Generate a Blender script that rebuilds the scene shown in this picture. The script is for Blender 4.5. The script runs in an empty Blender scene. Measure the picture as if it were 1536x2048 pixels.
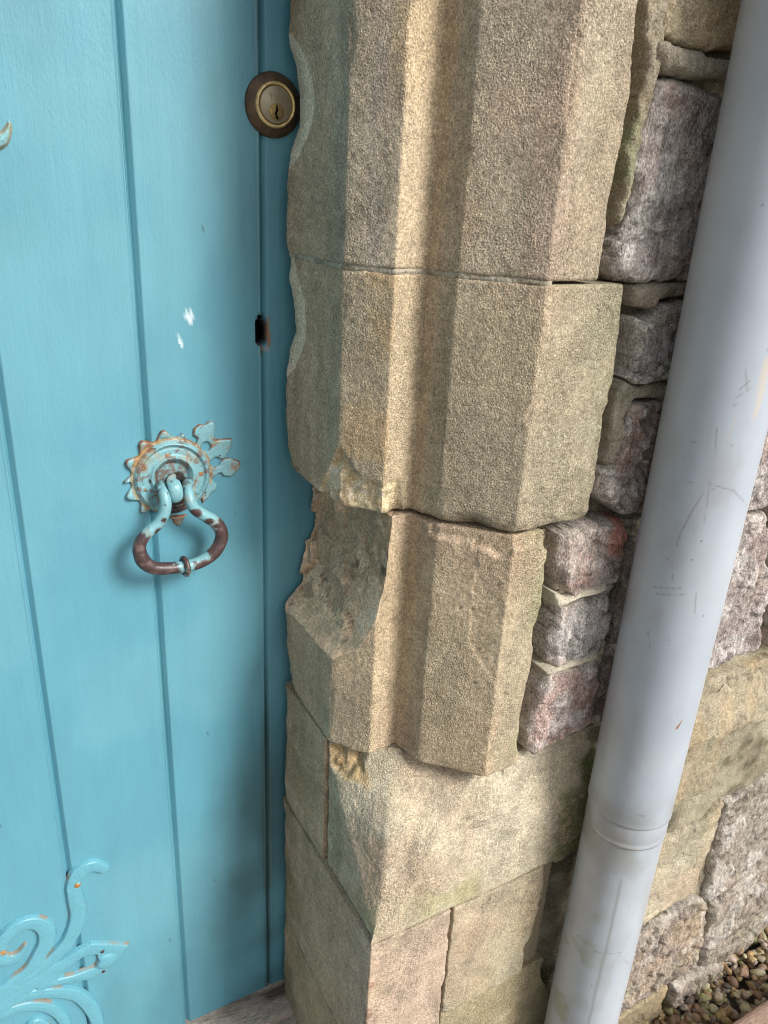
import bpy, math, random
import numpy as np

# ------------------------------------------------------------------ camera, world, sun, exposure
sc = bpy.context.scene
col = sc.collection
H = 1.30                                   # camera height above the ground
FPX, W0, H0 = 1550.0, 1536.0, 2048.0
_vp = np.array([562 - 768., 4750 - 1024., FPX])
_D = _vp / np.linalg.norm(_vp)
_F = np.array([0, 0, 1.]) - _D * _D[2]; _F /= np.linalg.norm(_F)
_R = np.cross(_D, _F)
_a = math.radians(59.5)
M = np.array([math.cos(_a) * _F + math.sin(_a) * _R, math.sin(_a) * _F - math.cos(_a) * _R, -_D])
cam_d = bpy.data.cameras.new('camera'); cam = bpy.data.objects.new('camera', cam_d); col.objects.link(cam)
cam_d.sensor_fit = 'VERTICAL'; cam_d.sensor_height = 24.0; cam_d.lens = FPX / H0 * 24.0
cam_d.clip_start = 0.01; cam_d.clip_end = 500
import mathutils
_cols = [M @ np.array([1., 0, 0]), M @ np.array([0, -1., 0]), M @ np.array([0, 0, -1.])]
mw = mathutils.Matrix([[*(_cols[j][i] for j in range(3)), (0, 0, H)[i]] for i in range(3)] + [[0, 0, 0, 1]])
cam.matrix_world = mw
sc.camera = cam

SUN_TRAVEL = np.array([-0.46, 0.888]); SUN_EL = math.radians(36)
w = bpy.data.worlds.new("World"); sc.world = w; w.use_nodes = True
nt = w.node_tree; bg = nt.nodes['Background']
sky = nt.nodes.new('ShaderNodeTexSky'); sky.sky_type = 'NISHITA'; sky.sun_disc = False
sky.sun_elevation = SUN_EL; sky.sun_rotation = math.atan2(-SUN_TRAVEL[0], -SUN_TRAVEL[1])
sky.air_density = 1.0; sky.dust_density = 4.0; sky.ozone_density = 1.0
hs = nt.nodes.new('ShaderNodeHueSaturation'); hs.inputs['Saturation'].default_value = .3      # thin white overcast
nt.links.new(sky.outputs[0], hs.inputs['Color']); nt.links.new(hs.outputs[0], bg.inputs[0]); bg.inputs[1].default_value = 0.085
sl = bpy.data.lights.new('sun', 'SUN'); sl.energy = 2.0; sl.angle = math.radians(19); sl.color = (1.0, .95, .89)
so = bpy.data.objects.new('sun', sl); col.objects.link(so)
_l = SUN_TRAVEL / np.linalg.norm(SUN_TRAVEL) * math.cos(SUN_EL)
so.rotation_euler = mathutils.Vector((_l[0], _l[1], -math.sin(SUN_EL))).to_track_quat('-Z', 'Y').to_euler()
sc.view_settings.view_transform = 'Standard'; sc.view_settings.look = 'None'
sc.view_settings.exposure = 0.83; sc.view_settings.gamma = 1
sc.cycles.use_denoising = True; sc.cycles.filter_width = 1.0

# ------------------------------------------------------------------ maths helpers (heights relative to the eye; H is added when linked)
def ray(px, py):
    return M @ np.array([(px - 768) / FPX, (py - 1024) / FPX, 1.])
def on_y(px, py, y):
    r = ray(px, py); return r * (y / r[1])
def on_z(px, py, z):
    r = ray(px, py); return r * (z / r[2])
def hsh(*a):
    h = np.zeros_like(a[0], dtype=np.uint32)
    for v, k in zip(a, (374761393, 668265263, 2147483647, 1274126177)):
        h = h ^ (v.astype(np.int64).astype(np.uint32) * np.uint32(k))
        h = (h ^ (h >> np.uint32(13))) * np.uint32(1274126177)
    h = h ^ (h >> np.uint32(16))
    return h.astype(np.float64) / 4294967295.0
def vn(x, y, z, seed=0):
    xi, yi, zi = np.floor(x), np.floor(y), np.floor(z)
    u, v, t = x - xi, y - yi, z - zi
    u, v, t = [k * k * k * (k * (k * 6 - 15) + 10) for k in (u, v, t)]
    s = np.full_like(xi, seed)
    def c(a, b, d): return hsh(xi + a, yi + b, zi + d, s)
    r0 = (c(0,0,0)*(1-u)+c(1,0,0)*u)*(1-v) + (c(0,1,0)*(1-u)+c(1,1,0)*u)*v
    r1 = (c(0,0,1)*(1-u)+c(1,0,1)*u)*(1-v) + (c(0,1,1)*(1-u)+c(1,1,1)*u)*v
    return (r0*(1-t) + r1*t) * 2 - 1
def fbm(P, f, o=4, seed=0, g=.5, sc3=(1,1,1)):
    x, y, z = P[..., 0]*f*sc3[0], P[..., 1]*f*sc3[1], P[..., 2]*f*sc3[2]
    r = np.zeros_like(x); a = 1.; n = 0.
    for i in range(o):
        r += a * vn(x + i*17.3, y + i*5.1, z - i*9.7, seed + i*31); n += a
        x, y, z = x*2.03, y*2.03, z*2.03; a *= g
    return r / n
def sst(a, b, x):
    t = np.clip((x - a) / (b - a), 0, 1); return t*t*(3 - 2*t)
def facets(u, v, f, seed, slope=1.):
    """planar cleaved facets: every cell of a jittered grid has its own tilt and level"""
    u, v = u*f, v*f; ui, vi = np.floor(u), np.floor(v)
    best = np.full_like(u, 9.); h = np.zeros_like(u)
    s = np.full_like(u, seed)
    for a in (-1, 0, 1):
        for b in (-1, 0, 1):
            cu, cv = ui + a, vi + b
            ju, jv = cu + hsh(cu, cv, s), cv + hsh(cu, cv, s + 1)
            d = (u - ju)**2 + (v - jv)**2
            g1, g2, l0 = [hsh(cu, cv, s + k)*2 - 1 for k in (2, 3, 4)]
            hh = (g1*(u - ju) + g2*(v - jv))*slope + l0*.5
            m = d < best
            best = np.where(m, d, best); h = np.where(m, hh, h)
    return h
def mix(a, b, t): return a*(1 - t[..., None]) + b*t[..., None]
def C3(*c): return np.array(c, dtype=float)

# ------------------------------------------------------------------ linking helpers
def link(name, verts, faces, m, parent=None, colors=None, smooth=True):
    me = bpy.data.meshes.new(name)
    V = np.asarray(verts, dtype=np.float64).reshape(-1, 3).copy(); V[:, 2] += H
    if isinstance(faces, np.ndarray):
        n, k = faces.shape
        me.vertices.add(len(V)); me.vertices.foreach_set('co', V.ravel())
        me.loops.add(n*k); me.polygons.add(n)
        me.loops.foreach_set('vertex_index', faces.ravel().astype(np.int32))
        me.polygons.foreach_set('loop_start', (np.arange(n)*k).astype(np.int32))
        me.polygons.foreach_set('loop_total', np.full(n, k, dtype=np.int32))
        me.update(calc_edges=True)
    else:
        me.from_pydata([tuple(v) for v in V], [], faces); me.update()
    me.validate()
    if smooth: me.polygons.foreach_set('use_smooth', np.ones(len(me.polygons), dtype=bool))
    if colors is not None:
        ca = me.color_attributes.new('tint', 'FLOAT_COLOR', 'POINT')
        c4 = np.ones((len(V), 4)); c = np.asarray(colors).reshape(len(V), -1); c4[:, :c.shape[1]] = c
        ca.data.foreach_set('color', c4.ravel())
    me.materials.append(m)
    o = bpy.data.objects.new(name, me); col.objects.link(o)
    if parent is not None:
        o.parent = parent; o.matrix_parent_inverse = mathutils.Matrix.Identity(4)
        root = parent
        off = mathutils.Vector((0, 0, 0))
        while root is not None: off += root.location; root = root.parent
        o.location = -off
    return o
def thing(name, label, cat, loc=(0, 0, 0), group=None):
    o = bpy.data.objects.new(name, None); col.objects.link(o); o.location = loc
    o.empty_display_size = .05
    o['label'] = label; o['category'] = cat; o['kind'] = 'thing'
    if group: o['group'] = group
    return o
def tag(o, label, cat, group=None, kind=None):
    o['label'] = label; o['category'] = cat
    if group: o['group'] = group
    if kind: o['kind'] = kind
    return o
def quads(nu, nv, off=0):
    i = np.arange(nu*nv).reshape(nu, nv) + off
    return np.stack([i[:-1, :-1], i[1:, :-1], i[1:, 1:], i[:-1, 1:]], -1).reshape(-1, 4)

# ------------------------------------------------------------------ materials
def mat(name, base=None, rough=.8, metal=0., bumps=(), var=(), tint=True, spec=.5, coat=0., specks=(), patchy=False):
    """base colour = vertex tint (stains, dirt, repairs) or a plain colour, times procedural noise; bumps = (scale, detail, distance, stretch)"""
    m = bpy.data.materials.new(name); m.use_nodes = True
    t = m.node_tree; b = t.nodes['Principled BSDF']; L = t.links.new
    tc = t.nodes.new('ShaderNodeTexCoord')
    if tint:
        at = t.nodes.new('ShaderNodeAttribute'); at.attribute_name = 'tint'; c = at.outputs['Color']
    else:
        rgb = t.nodes.new('ShaderNodeRGB'); rgb.outputs[0].default_value = (*base, 1); c = rgb.outputs[0]
    def noise(scale, detail, stretch, rgh=.6):
        mp = t.nodes.new('ShaderNodeMapping'); L(tc.outputs['Object'], mp.inputs[0]); mp.inputs['Scale'].default_value = stretch
        n = t.nodes.new('ShaderNodeTexNoise'); n.inputs['Scale'].default_value = scale; n.inputs['Detail'].default_value = detail
        n.inputs['Roughness'].default_value = rgh; L(mp.outputs[0], n.inputs['Vector']); return n.outputs['Fac']
    for (s, d, lo, hi, st) in var:
        mr = t.nodes.new('ShaderNodeMapRange'); L(noise(s, d, st), mr.inputs[0])
        mr.inputs[1].default_value = .3; mr.inputs[2].default_value = .7; mr.inputs[3].default_value = lo; mr.inputs[4].default_value = hi
        mx = t.nodes.new('ShaderNodeVectorMath'); mx.operation = 'SCALE'; L(c, mx.inputs[0]); L(mr.outputs[0], mx.inputs['Scale']); c = mx.outputs[0]
    for (s, thr, amt, colr) in specks:                       # scattered mineral grains and pits
        mr = t.nodes.new('ShaderNodeMapRange'); L(noise(s, 1, (1, 1, 1)), mr.inputs[0]); mr.inputs[1].default_value = thr; mr.inputs[2].default_value = thr + .05; mr.inputs[4].default_value = amt
        mm = t.nodes.new('ShaderNodeMix'); mm.data_type = 'RGBA'; L(mr.outputs[0], mm.inputs[0]); L(c, mm.inputs[6]); mm.inputs[7].default_value = (*colr, 1); c = mm.outputs[2]
    L(c, b.inputs['Base Color'])
    prev = None
    for (s, d, dist, st) in bumps:
        bp = t.nodes.new('ShaderNodeBump'); bp.inputs['Distance'].default_value = dist; bp.inputs['Strength'].default_value = 1.
        L(noise(s, d, st), bp.inputs['Height'])
        if patchy:                                            # worn smooth in places, raw in others
            mr = t.nodes.new('ShaderNodeMapRange'); L(noise(17, 4, (1, 1, .5)), mr.inputs[0]); mr.inputs[1].default_value = .36; mr.inputs[2].default_value = .62; mr.inputs[3].default_value = .25; mr.inputs[4].default_value = 1.25
            L(mr.outputs[0], bp.inputs['Strength'])
        if prev: L(prev, bp.inputs['Normal'])
        prev = bp.outputs[0]
    if prev: L(prev, b.inputs['Normal'])
    b.inputs['Roughness'].default_value = rough; b.inputs['Metallic'].default_value = metal
    b.inputs['Specular IOR Level'].default_value = spec; b.inputs['Coat Weight'].default_value = coat
    return m
I3 = (1, 1, 1)
m_sand = mat('sandstone', rough=.92, spec=.25, bumps=[(560, 2, .0023, I3), (170, 3, .0006, I3)], patchy=True, var=[(600, 2, .56, 1.38, I3), (240, 3, .82, 1.18, I3), (60, 4, .86, 1.14, I3)], specks=[(430, .68, .7, (.66, .60, .48)), (380, .70, .6, (.13, .10, .07))])
m_rubble = mat('purple_rubble', rough=.8, spec=.35, bumps=[(560, 3, .0022, (1, 1, .6)), (170, 4, .0015, (1, 1, .5))], var=[(520, 3, .45, 1.55, (1, 1, .7)), (150, 5, .6, 1.4, (1, 1, .5))], specks=[(420, .64, .8, (.60, .57, .54)), (330, .69, .7, (.08, .065, .055))])
m_mortar = mat('mortar', rough=.95, spec=.2, bumps=[(500, 3, .0016, I3), (120, 3, .002, I3)], var=[(560, 3, .65, 1.35, I3)], specks=[(420, .66, .7, (.6, .56, .46)), (330, .67, .7, (.10, .08, .05))])
m_door = mat('teal_paint', rough=.42, spec=.5, bumps=[(60, 5, .0004, (3, 1, .15)), (330, 4, .0004, (1, 1, .6))], var=[(14, 4, .95, 1.05, (2, 1, .5))])
m_iron = mat('painted_iron', rough=.38, spec=.5, bumps=[(260, 3, .0006, I3)], var=[(500, 3, .9, 1.1, I3)])
m_brass = mat('old_brass', rough=.38, metal=.85, bumps=[(500, 3, .00025, I3)], var=[(160, 4, .75, 1.25, I3)])
m_pipe = mat('grey_pipe', rough=.34, spec=.5, bumps=[(9, 2, .0007, I3), (700, 2, .00010, I3)], var=[(30, 4, .95, 1.05, (1, 1, .5))])
m_black = mat('dark_hollow', base=(.006, .005, .005), rough=.95, tint=False, spec=.1)
m_wood = mat('weathered_wood', rough=.85, spec=.25, bumps=[(90, 5, .002, (1, 6, 6)), (600, 3, .0007, I3)], var=[(80, 5, .6, 1.4, (1, 6, 6)), (500, 3, .8, 1.2, I3)])
m_step = mat('step_stone', rough=.9, spec=.25, bumps=[(500, 3, .0012, I3)], var=[(420, 2, .55, 1.35, I3), (60, 4, .8, 1.2, I3)])
m_pebble = mat('pebble', rough=.55, spec=.45, bumps=[(400, 3, .0005, I3)], var=[(150, 4, .7, 1.3, I3)])
m_ground = mat('paving', base=(.22, .20, .18), rough=.9, tint=False, bumps=[(90, 4, .003, I3)], var=[(8, 4, .8, 1.2, I3)])

BUFF = C3(.42, .352, .255); OCHRE = C3(.46, .325, .17); GREYG = C3(.29, .265, .19); PALE = C3(.50, .44, .32)
PINK = C3(.42, .30, .215); LICH = C3(.17, .165, .115); MOSS = C3(.10, .12, .03); GREY = C3(.30, .275, .23)

def sandcol(P, base=BUFF, seed=0, green=.5, ochre=.4, dark=.3):
    c = np.broadcast_to(base, P.shape).copy()
    n1 = fbm(P, 9, 4, seed); n2 = fbm(P, 16, 4, seed + 5, sc3=(1, 1, .45)); n3 = fbm(P, 30, 4, seed + 9)
    c = mix(c, OCHRE, ochre * sst(-.1, .5, n2)); c = mix(c, GREYG, green * sst(-.15, .45, n1))
    c = mix(c, PINK, .5 * sst(.1, .5, fbm(P, 7, 3, seed + 13)))
    c = mix(c, LICH, dark * sst(.15, .6, n3)); c = mix(c, PALE, .35 * sst(.2, .6, fbm(P, 22, 4, seed + 21)))
    return c

# ------------------------------------------------------------------ moulded stones swept along the jamb's plan
def stone(name, ctrl_fn, z0, z1, parent, colour=None, disp=None, res=.0016, round_r=.003, m=None, jag=.0012, rough=.0006, seed=1, smooth_s=1, label=None, chip=1.0, centre=(.44, .70)):
    """ctrl_fn(z[nz]) -> [nz, nc, 2] plan polyline (reveal back -> wall face); the surface is gridded, rounded at the joints and displaced"""
    nz = int((z1 - z0) / res) + 1
    zs = np.linspace(z0, z1, nz)
    ct = ctrl_fn(zs)
    seg = np.linalg.norm(np.diff(ct, axis=1), axis=2).max(0)
    cnt = np.maximum(1, np.ceil(seg / res)).astype(int)
    pts = []
    for k, n in enumerate(cnt):
        t = np.arange(n) / n
        pts.append(ct[:, k:k+1] * (1 - t)[None, :, None] + ct[:, k+1:k+2] * t[None, :, None])
    pts.append(ct[:, -1:]); XY = np.concatenate(pts, 1)
    sharp = XY.copy()
    for _ in range(smooth_s):
        XY[:, 1:-1] = (XY[:, :-2] + XY[:, 2:] + 2*XY[:, 1:-1]) / 4
    big = XY.copy()
    for _ in range(10): big[:, 1:-1] = (big[:, :-2] + big[:, 2:] + 2*big[:, 1:-1]) / 4
    T = np.gradient(XY, axis=1); T /= np.linalg.norm(T, axis=2, keepdims=True) + 1e-12
    N = np.stack([T[..., 1], -T[..., 0]], -1)
    Ns = N.copy()
    for _ in range(4): Ns[:, 1:-1] = (Ns[:, :-2] + Ns[:, 2:] + 2*Ns[:, 1:-1]) / 4
    Ns /= np.linalg.norm(Ns, axis=2, keepdims=True) + 1e-12
    conv = np.clip(((XY - big) * Ns).sum(2) / .0008, 0, 1)        # how much of an arris this is
    ns = XY.shape[1]
    P = np.concatenate([XY, np.broadcast_to(zs[:, None, None], (nz, ns, 1))], 2)
    inset = rough * (.8*fbm(P, 300, 2, seed) + .7 * fbm(P, 70, 3, seed + 3)) * -1 + .0012 * fbm(P, 12, 2, seed + 5)
    inset += chip * conv * np.clip(fbm(P, 28, 4, seed + 7) - .10, 0, 1) * .0055
    inset += .00035*fbm(P, 170, 3, seed + 41, sc3=(1, 1, .07))*sst(-.1, .3, fbm(P, 9, 3, seed + 43))        # vertical tooling where it survives
    pit = sst(.66, .80, fbm(P, 120, 2, seed + 45)); inset += .0008*pit
    jt = jag * fbm(P, 60, 4, seed + 11)
    e1, e0 = z1 - P[..., 2] + jt, P[..., 2] - z0 + jt * .7
    rr = round_r * (1 + .8 * fbm(P, 25, 3, seed + 15))
    for e in (e0, e1):
        k = np.clip(1 - e / rr, 0, 1.4); inset += rr * (1 - np.sqrt(np.clip(1 - np.minimum(k, 1)**2, 0, 1)))
    P[..., :2] -= Ns * inset[..., None]
    if disp is not None: P = disp(P, Ns)
    c = colour(P) if colour is not None else sandcol(P, seed=seed)
    c = mix(c, C3(.16, .12, .08), .5*pit)
    dm = (z1 > -.59)*sst(.462, .480, P[..., 0])*(P[..., 1] < .56); c = mix(c, C3(.31, .285, .20), .42*dm)      # algae-green wall face, also painted darker to even out its lighting
    c = c*(1 + .16*fbm(P, 70, 4, seed + 47, sc3=(1, 1, .35)) + .14*sst(0, .4, fbm(P, 5, 2, seed + 49))*fbm(P, 150, 3, seed + 48, sc3=(.12, .12, 1)))[..., None]
    c = mix(c, np.repeat((c @ np.array([.3, .6, .1]))[..., None], 3, -1), np.full(c.shape[:-1], .04))
    # top and bottom beds: separate vertices so that the joint edge stays crisp
    V = [P.reshape(-1, 3)]; F = [quads(nz, ns)]; K = [c.reshape(-1, 3)]; n0 = nz*ns
    for row, flip in ((0, True), (-1, False)):
        a = P[row]; b = a.copy(); b[:, :2] += (np.array(centre) - b[:, :2])*.6
        q = quads(2, ns, n0); V.append(np.concatenate([a, b])); K.append(np.concatenate([c[row], c[row]])); F.append(q[:, ::-1] if flip else q); n0 += 2*ns
    o = link(name, np.concatenate(V), np.concatenate(F), m or m_sand, parent, np.concatenate(K))
    if label: o['label'] = label
    return o

def tab(z, pairs):
    """value by height, from (height, value) pairs"""
    p = sorted(pairs); return np.interp(z, [a for a, _ in p], [b for _, b in p])
def silh(z, pix, Y=.78):
    q = [on_y(x, y, Y) for x, y in pix]; return tab(z, [(a[2], a[0]) for a in q])
SIL = [(580, 0), (580, 95), (590, 130), (600, 190), (602, 240), (590, 280), (579, 312), (575, 380), (571, 430), (573, 470), (576, 500), (580, 560), (590, 620), (592, 660), (581, 700), (573, 740), (570, 770), (572, 830), (577, 900), (583, 945)]
def jamb_ctrl(xr_pairs, sil=None, jagx=.0025, seed=3):
    def f(z):
        n = len(z); xr = tab(z, xr_pairs)
        q = np.stack([z*0, z*0, z], 1)
        xs = (silh(z, sil) if sil else z*0 + .3275) + jagx * fbm(q, 55, 4, seed)
        xr = xr - .0035 + .002 * fbm(q, 45, 4, seed + 2)
        c = np.zeros((n, 11, 2))
        def put(k, x, y): c[:, k, 0] = x; c[:, k, 1] = y
        put(0, xs + .05, .795); put(1, xs + .004, .788); put(2, xs, .779); put(3, .329 + (xs - .329)*.35, .757); put(4, .3287, .654)
        put(5, .3605, .6155); put(6, .3955, .6195); put(7, .4045, .5815); put(8, .4577, .5255); put(9, xr, .527); put(10, xr + .002, .575)
        return c
    return f

jamb = thing('stone_door_jamb', 'buff sandstone moulded door jamb with broken lower corner, between blue door and grey pipe', 'door jamb', (.33, .53, 0))

def strip_tint(c, P, k=.55):
    """the sheltered fillet of the moulding keeps its clean warm stone"""
    x, y = P[..., 0], P[..., 1]
    m = (y > .600)*sst(.3585, .3615, x)*sst(.401, .397, x)
    return mix(c, C3(.56, .44, .28), k*m*sst(-.6, .2, fbm(P, 25, 3, 99, sc3=(1, 1, .2))))  # pale ochre put in for stronger light on the fillet
def col_j1(P):
    c = sandcol(P, seed=2, green=.35, ochre=.5)
    x, y, z = P[..., 0], P[..., 1], P[..., 2]
    rev = sst(.66, .70, y)
    c = mix(c, C3(.44, .33, .215), rev*.8)  # reveal warmed to offset teal light bounced off the door
    c = mix(c, C3(.33, .22, .11), rev * sst(.74, .775, y) * sst(.08, .16, z) * .8)
    c = strip_tint(c, P)
    c = mix(c, C3(.36, .31, .27), sst(.337, .345, x)*sst(.36, .352, x)*(y > .60)*.55*sst(-.2, .3, fbm(P, 20, 3, 8, sc3=(1, 1, .15))))
    yb = .728 + .036*((z - .072)/.052)**2 + .003*fbm(P, 50, 3, 4); pl = sst(yb, yb + .003, y)*(abs(z - .072) < .058)
    c = mix(c, C3(.66, .56, .42), pl)
    return mix(c, C3(.36, .26, .20), .5*sst(0, .5, fbm(P, 14, 4, 77, sc3=(1, 1, .3)))*(x > .44))
def col_j2(P):
    c = sandcol(P, base=C3(.42, .345, .235), seed=31, green=.45, ochre=.4)
    x, y, z = P[..., 0], P[..., 1], P[..., 2]
    rev = sst(.66, .69, y)
    c = mix(c, C3(.44, .33, .215), rev*.8)  # warm tint counters the door's teal bounce on the reveal
    c = strip_tint(c, P)
    c = mix(c, C3(.48, .32, .15), sst(.329, .333, x)*sst(.366, .36, x)*(y < .66)*(y > .605)*.45*sst(-.3, .3, fbm(P, 18, 3, 6)))
    yy = y + .003*fbm(P, 50, 3, 4)
    yb = .738 + .030*((z + .130)/.058)**2; pl = sst(yb, yb + .003, yy)*(abs(z + .13) < .064)
    c = mix(c, C3(.66, .56, .40), pl)
    c = mix(c, C3(.26, .27, .17), .55*sst(.49, .53, x)*sst(-.2, .4, fbm(P, 15, 3, 66)))
    bz = break2(P)
    rep = sst(.0, .15, bz)
    c = mix(c, mix(np.broadcast_to(C3(.58, .48, .30), P.shape), C3(.62, .52, .38), sst(.1, .3, fbm(P, 35, 3, 12))), rep)
    c = mix(c, C3(.64, .56, .45), rep * sst(.30, .42, fbm(P, 60, 3, 15)))
    c = mix(c, C3(.42, .29, .14), .6*rep*sst(.15, .35, fbm(P, 45, 3, 26)))
    return mix(c, C3(.12, .10, .05), sst(-.002, -.012, z - (-.302) - .010)*.0 + .5*sst(.012, .004, z + .302)*sst(-.2, .4, fbm(P, 60, 3, 19)))
def break2(P):
    """the spalled and repaired foot of the middle jamb stone: 1 inside"""
    x, y, z = P[..., 0], P[..., 1], P[..., 2]
    s = np.where(y > .654, -(y - .654), (x - .329)*1.25)          # along the faces, from the arris
    top = np.interp(s, [-.05, -.022, .000, .020, .040, .062, .075], [-.304, -.268, -.236, -.262, -.264, -.262, -.31])
    top = np.where((x > .389) | (s < -.05), -1., top)
    d = (top - z) / .012 + .25*fbm(P, 70, 3, 18)
    return np.clip(d, 0, 1)
def disp_j2(P, N):
    b = break2(P)
    P = P.copy(); k = sst(0, .6, b) * .0055 * (1 + .9*fbm(P, 70, 4, 24))
    # worn notch in the bottom edge of the broad chamfer
    x, z = P[..., 0], P[..., 2]
    k = k + (x > .40)*.010*np.exp(-((x - .43)/.012)**2 - ((z + .302)/.010)**2) + (x > .40)*.004*sst(.015, 0, z + .302 + .012*fbm(P, 40, 3, 41))
    P[..., :2] -= N * k[..., None]; return P
xe = lambda l: [(on_y(a, b, .527)[2], on_y(a, b, .527)[0]) for a, b in l]
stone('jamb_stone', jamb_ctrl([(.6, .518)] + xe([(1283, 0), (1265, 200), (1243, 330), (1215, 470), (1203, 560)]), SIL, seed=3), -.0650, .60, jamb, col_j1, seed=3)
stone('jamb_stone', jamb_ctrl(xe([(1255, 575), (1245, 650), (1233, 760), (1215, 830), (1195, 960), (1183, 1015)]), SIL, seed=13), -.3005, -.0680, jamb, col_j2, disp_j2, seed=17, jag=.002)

def inset_ctrl(f, d):
    def g(z):
        c = f(z); t = np.gradient(c, axis=1); t /= np.linalg.norm(t, axis=2, keepdims=True) + 1e-9
        return c - np.stack([t[..., 1], -t[..., 0]], -1)*d
    return g
stone('mortar_joint', inset_ctrl(jamb_ctrl([(0, .47)], SIL, seed=3), .0006), -.0695, -.0635, jamb, lambda P: mix(np.broadcast_to(C3(.40, .36, .28), P.shape), C3(.27, .23, .16), sst(-.1, .4, fbm(P, 60, 3, 5))), seed=29, m=m_mortar, round_r=.0015, rough=.0011, jag=.001, chip=.5, label='pale mortar joint')

def cut3(P):
    """how far the broken surface of the lower stone lies behind the old faces"""
    x, y, z = P[..., 0], P[..., 1], P[..., 2]
    base = np.interp(z, [-.52, -.494, -.477, -.463, -.4175, -.372, -.346, -.30], [.30, .318, .3330, .3475, .3605, .3695, .3705, .3735])
    u, v = y*1.0, z
    n = .007*facets(u + .01*fbm(P, 30, 3, 51), v + .01*fbm(P, 30, 3, 52), 24, 5, .9) + .0075*fbm(P, 30, 3, 55) + .0018*fbm(P, 210, 3, 56)*sst(-.34, -.37, v)
    return base + n*sst(.0, .03, base - .330)*sst(.655, .675, y + .012) + .0012*fbm(P, 90, 3, 57)
def disp_j3(P, N):
    P = P.copy(); c = cut3(P); k = (P[..., 0] < .392)
    P[..., 0] = np.where(k, np.maximum(P[..., 0], np.minimum(c, .381)), P[..., 0])
    x, z = P[..., 0], P[..., 2]
    # flaked upper edge of the broad face, shallow ledge crack across it
    q = (x > .402)
    fl = q * .0045 * sst(.005, -.002, (-.3035 - z) - .012 - .016*np.clip(fbm(P, 25, 3, 61) + .3*(x > .43) + .1, 0, 1))
    ln = on_y(935, 1270, .54); l2 = on_y(1000, 1400, .53); l3 = on_y(975, 1165, .53)
    zc = np.interp(x, [l3[0] - .05, l3[0], ln[0], l2[0]], [l3[2], l3[2], ln[2], l2[2]])
    fl = fl + q * .0009 * sst(-.001, .001, (z - zc) + .004*fbm(P, 60, 3, 63)) * sst(.07, .05, abs(z - (zc + .03))) * sst(.415, .43, x)*sst(.49, .47, x)
    P[..., :2] -= N * fl[..., None]; return P
def col_j3(P):
    c = sandcol(P, base=C3(.45, .36, .24), seed=41, green=.3, ochre=.35)
    x, y, z = P[..., 0], P[..., 1], P[..., 2]
    c = mix(c, C3(.45, .335, .22), sst(.662, .68, y)*.8)  # reveal colour compensates for teal bounce light
    c = strip_tint(c, P, .45)
    c = mix(c, C3(.42, .37, .18), .5*sst(.47, .485, x)*sst(-.33, -.305, z))
    c = mix(c, C3(.23, .25, .11), .6*sst(.48, .50, x)*sst(-.2, .4, fbm(P, 30, 4, 44)))
    old = x > cut3(P) + .0008
    br = (~old) * (x < .392) * 1.
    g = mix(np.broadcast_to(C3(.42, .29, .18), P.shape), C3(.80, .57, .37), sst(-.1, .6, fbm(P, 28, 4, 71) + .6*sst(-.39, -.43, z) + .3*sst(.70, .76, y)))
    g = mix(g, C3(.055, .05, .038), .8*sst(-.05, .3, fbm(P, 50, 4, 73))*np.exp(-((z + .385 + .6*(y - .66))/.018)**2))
    g = mix(g, C3(.72, .60, .45), .7*sst(.25, .4, fbm(P, 50, 4, 75)))
    g = mix(g, C3(.66, .50, .34), .6*sst(.0, .3, fbm(P, 120, 3, 78)))
    return mix(c, g, br)
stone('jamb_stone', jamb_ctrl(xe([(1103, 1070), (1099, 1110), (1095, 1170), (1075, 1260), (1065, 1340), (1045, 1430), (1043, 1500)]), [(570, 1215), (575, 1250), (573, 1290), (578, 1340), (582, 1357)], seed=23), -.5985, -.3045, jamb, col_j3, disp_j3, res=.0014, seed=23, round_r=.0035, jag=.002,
      label='lowest moulded jamb stone, its door-side corner broken away')

# plinth: broached corner stone etc.
def Yf(z): return .527 + .016*sst(-.70, -.60, z)
KX = [(-.80, .325), (-.785, .325), (-.74, .342), (-.70, .350), (-.665, .356), (-.635, .370), (-.60, .391)]
KY = [(-.80, .527), (-.785, .528), (-.74, .540), (-.70, .550), (-.665, .558), (-.635, .576), (-.60, .614)]
def ctrl_p1(z):
    n = len(z); c = np.zeros((n, 8, 2)); q = np.stack([z*0, z*0, z], 1)
    qx = tab(z, [(-.79, .330), (-.74, .365), (-.70, .385), (-.66, .410), (-.63, .445), (-.60, .470)]); lyy = tab(z, [(-.79, .532), (-.74, .565), (-.70, .592), (-.66, .625), (-.63, .645), (-.60, .654)])
    kx, ky = tab(z, KX), tab(z, KY); t = sst(-.785, -.60, z); yf = Yf(z)
    xr = .578 + .002*fbm(q, 40, 3, 5)
    for k, (x, y) in enumerate([(.37, .660), (.331, .659), (.3305, lyy), (kx, ky), ((kx + qx)/2 + .006*t, (ky + yf)/2 + .010*t**3), (qx, yf + .001), (xr + .10, yf), (xr + .10, yf + .06)]):
        c[:, k, 0] = x; c[:, k, 1] = y
    return c
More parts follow.
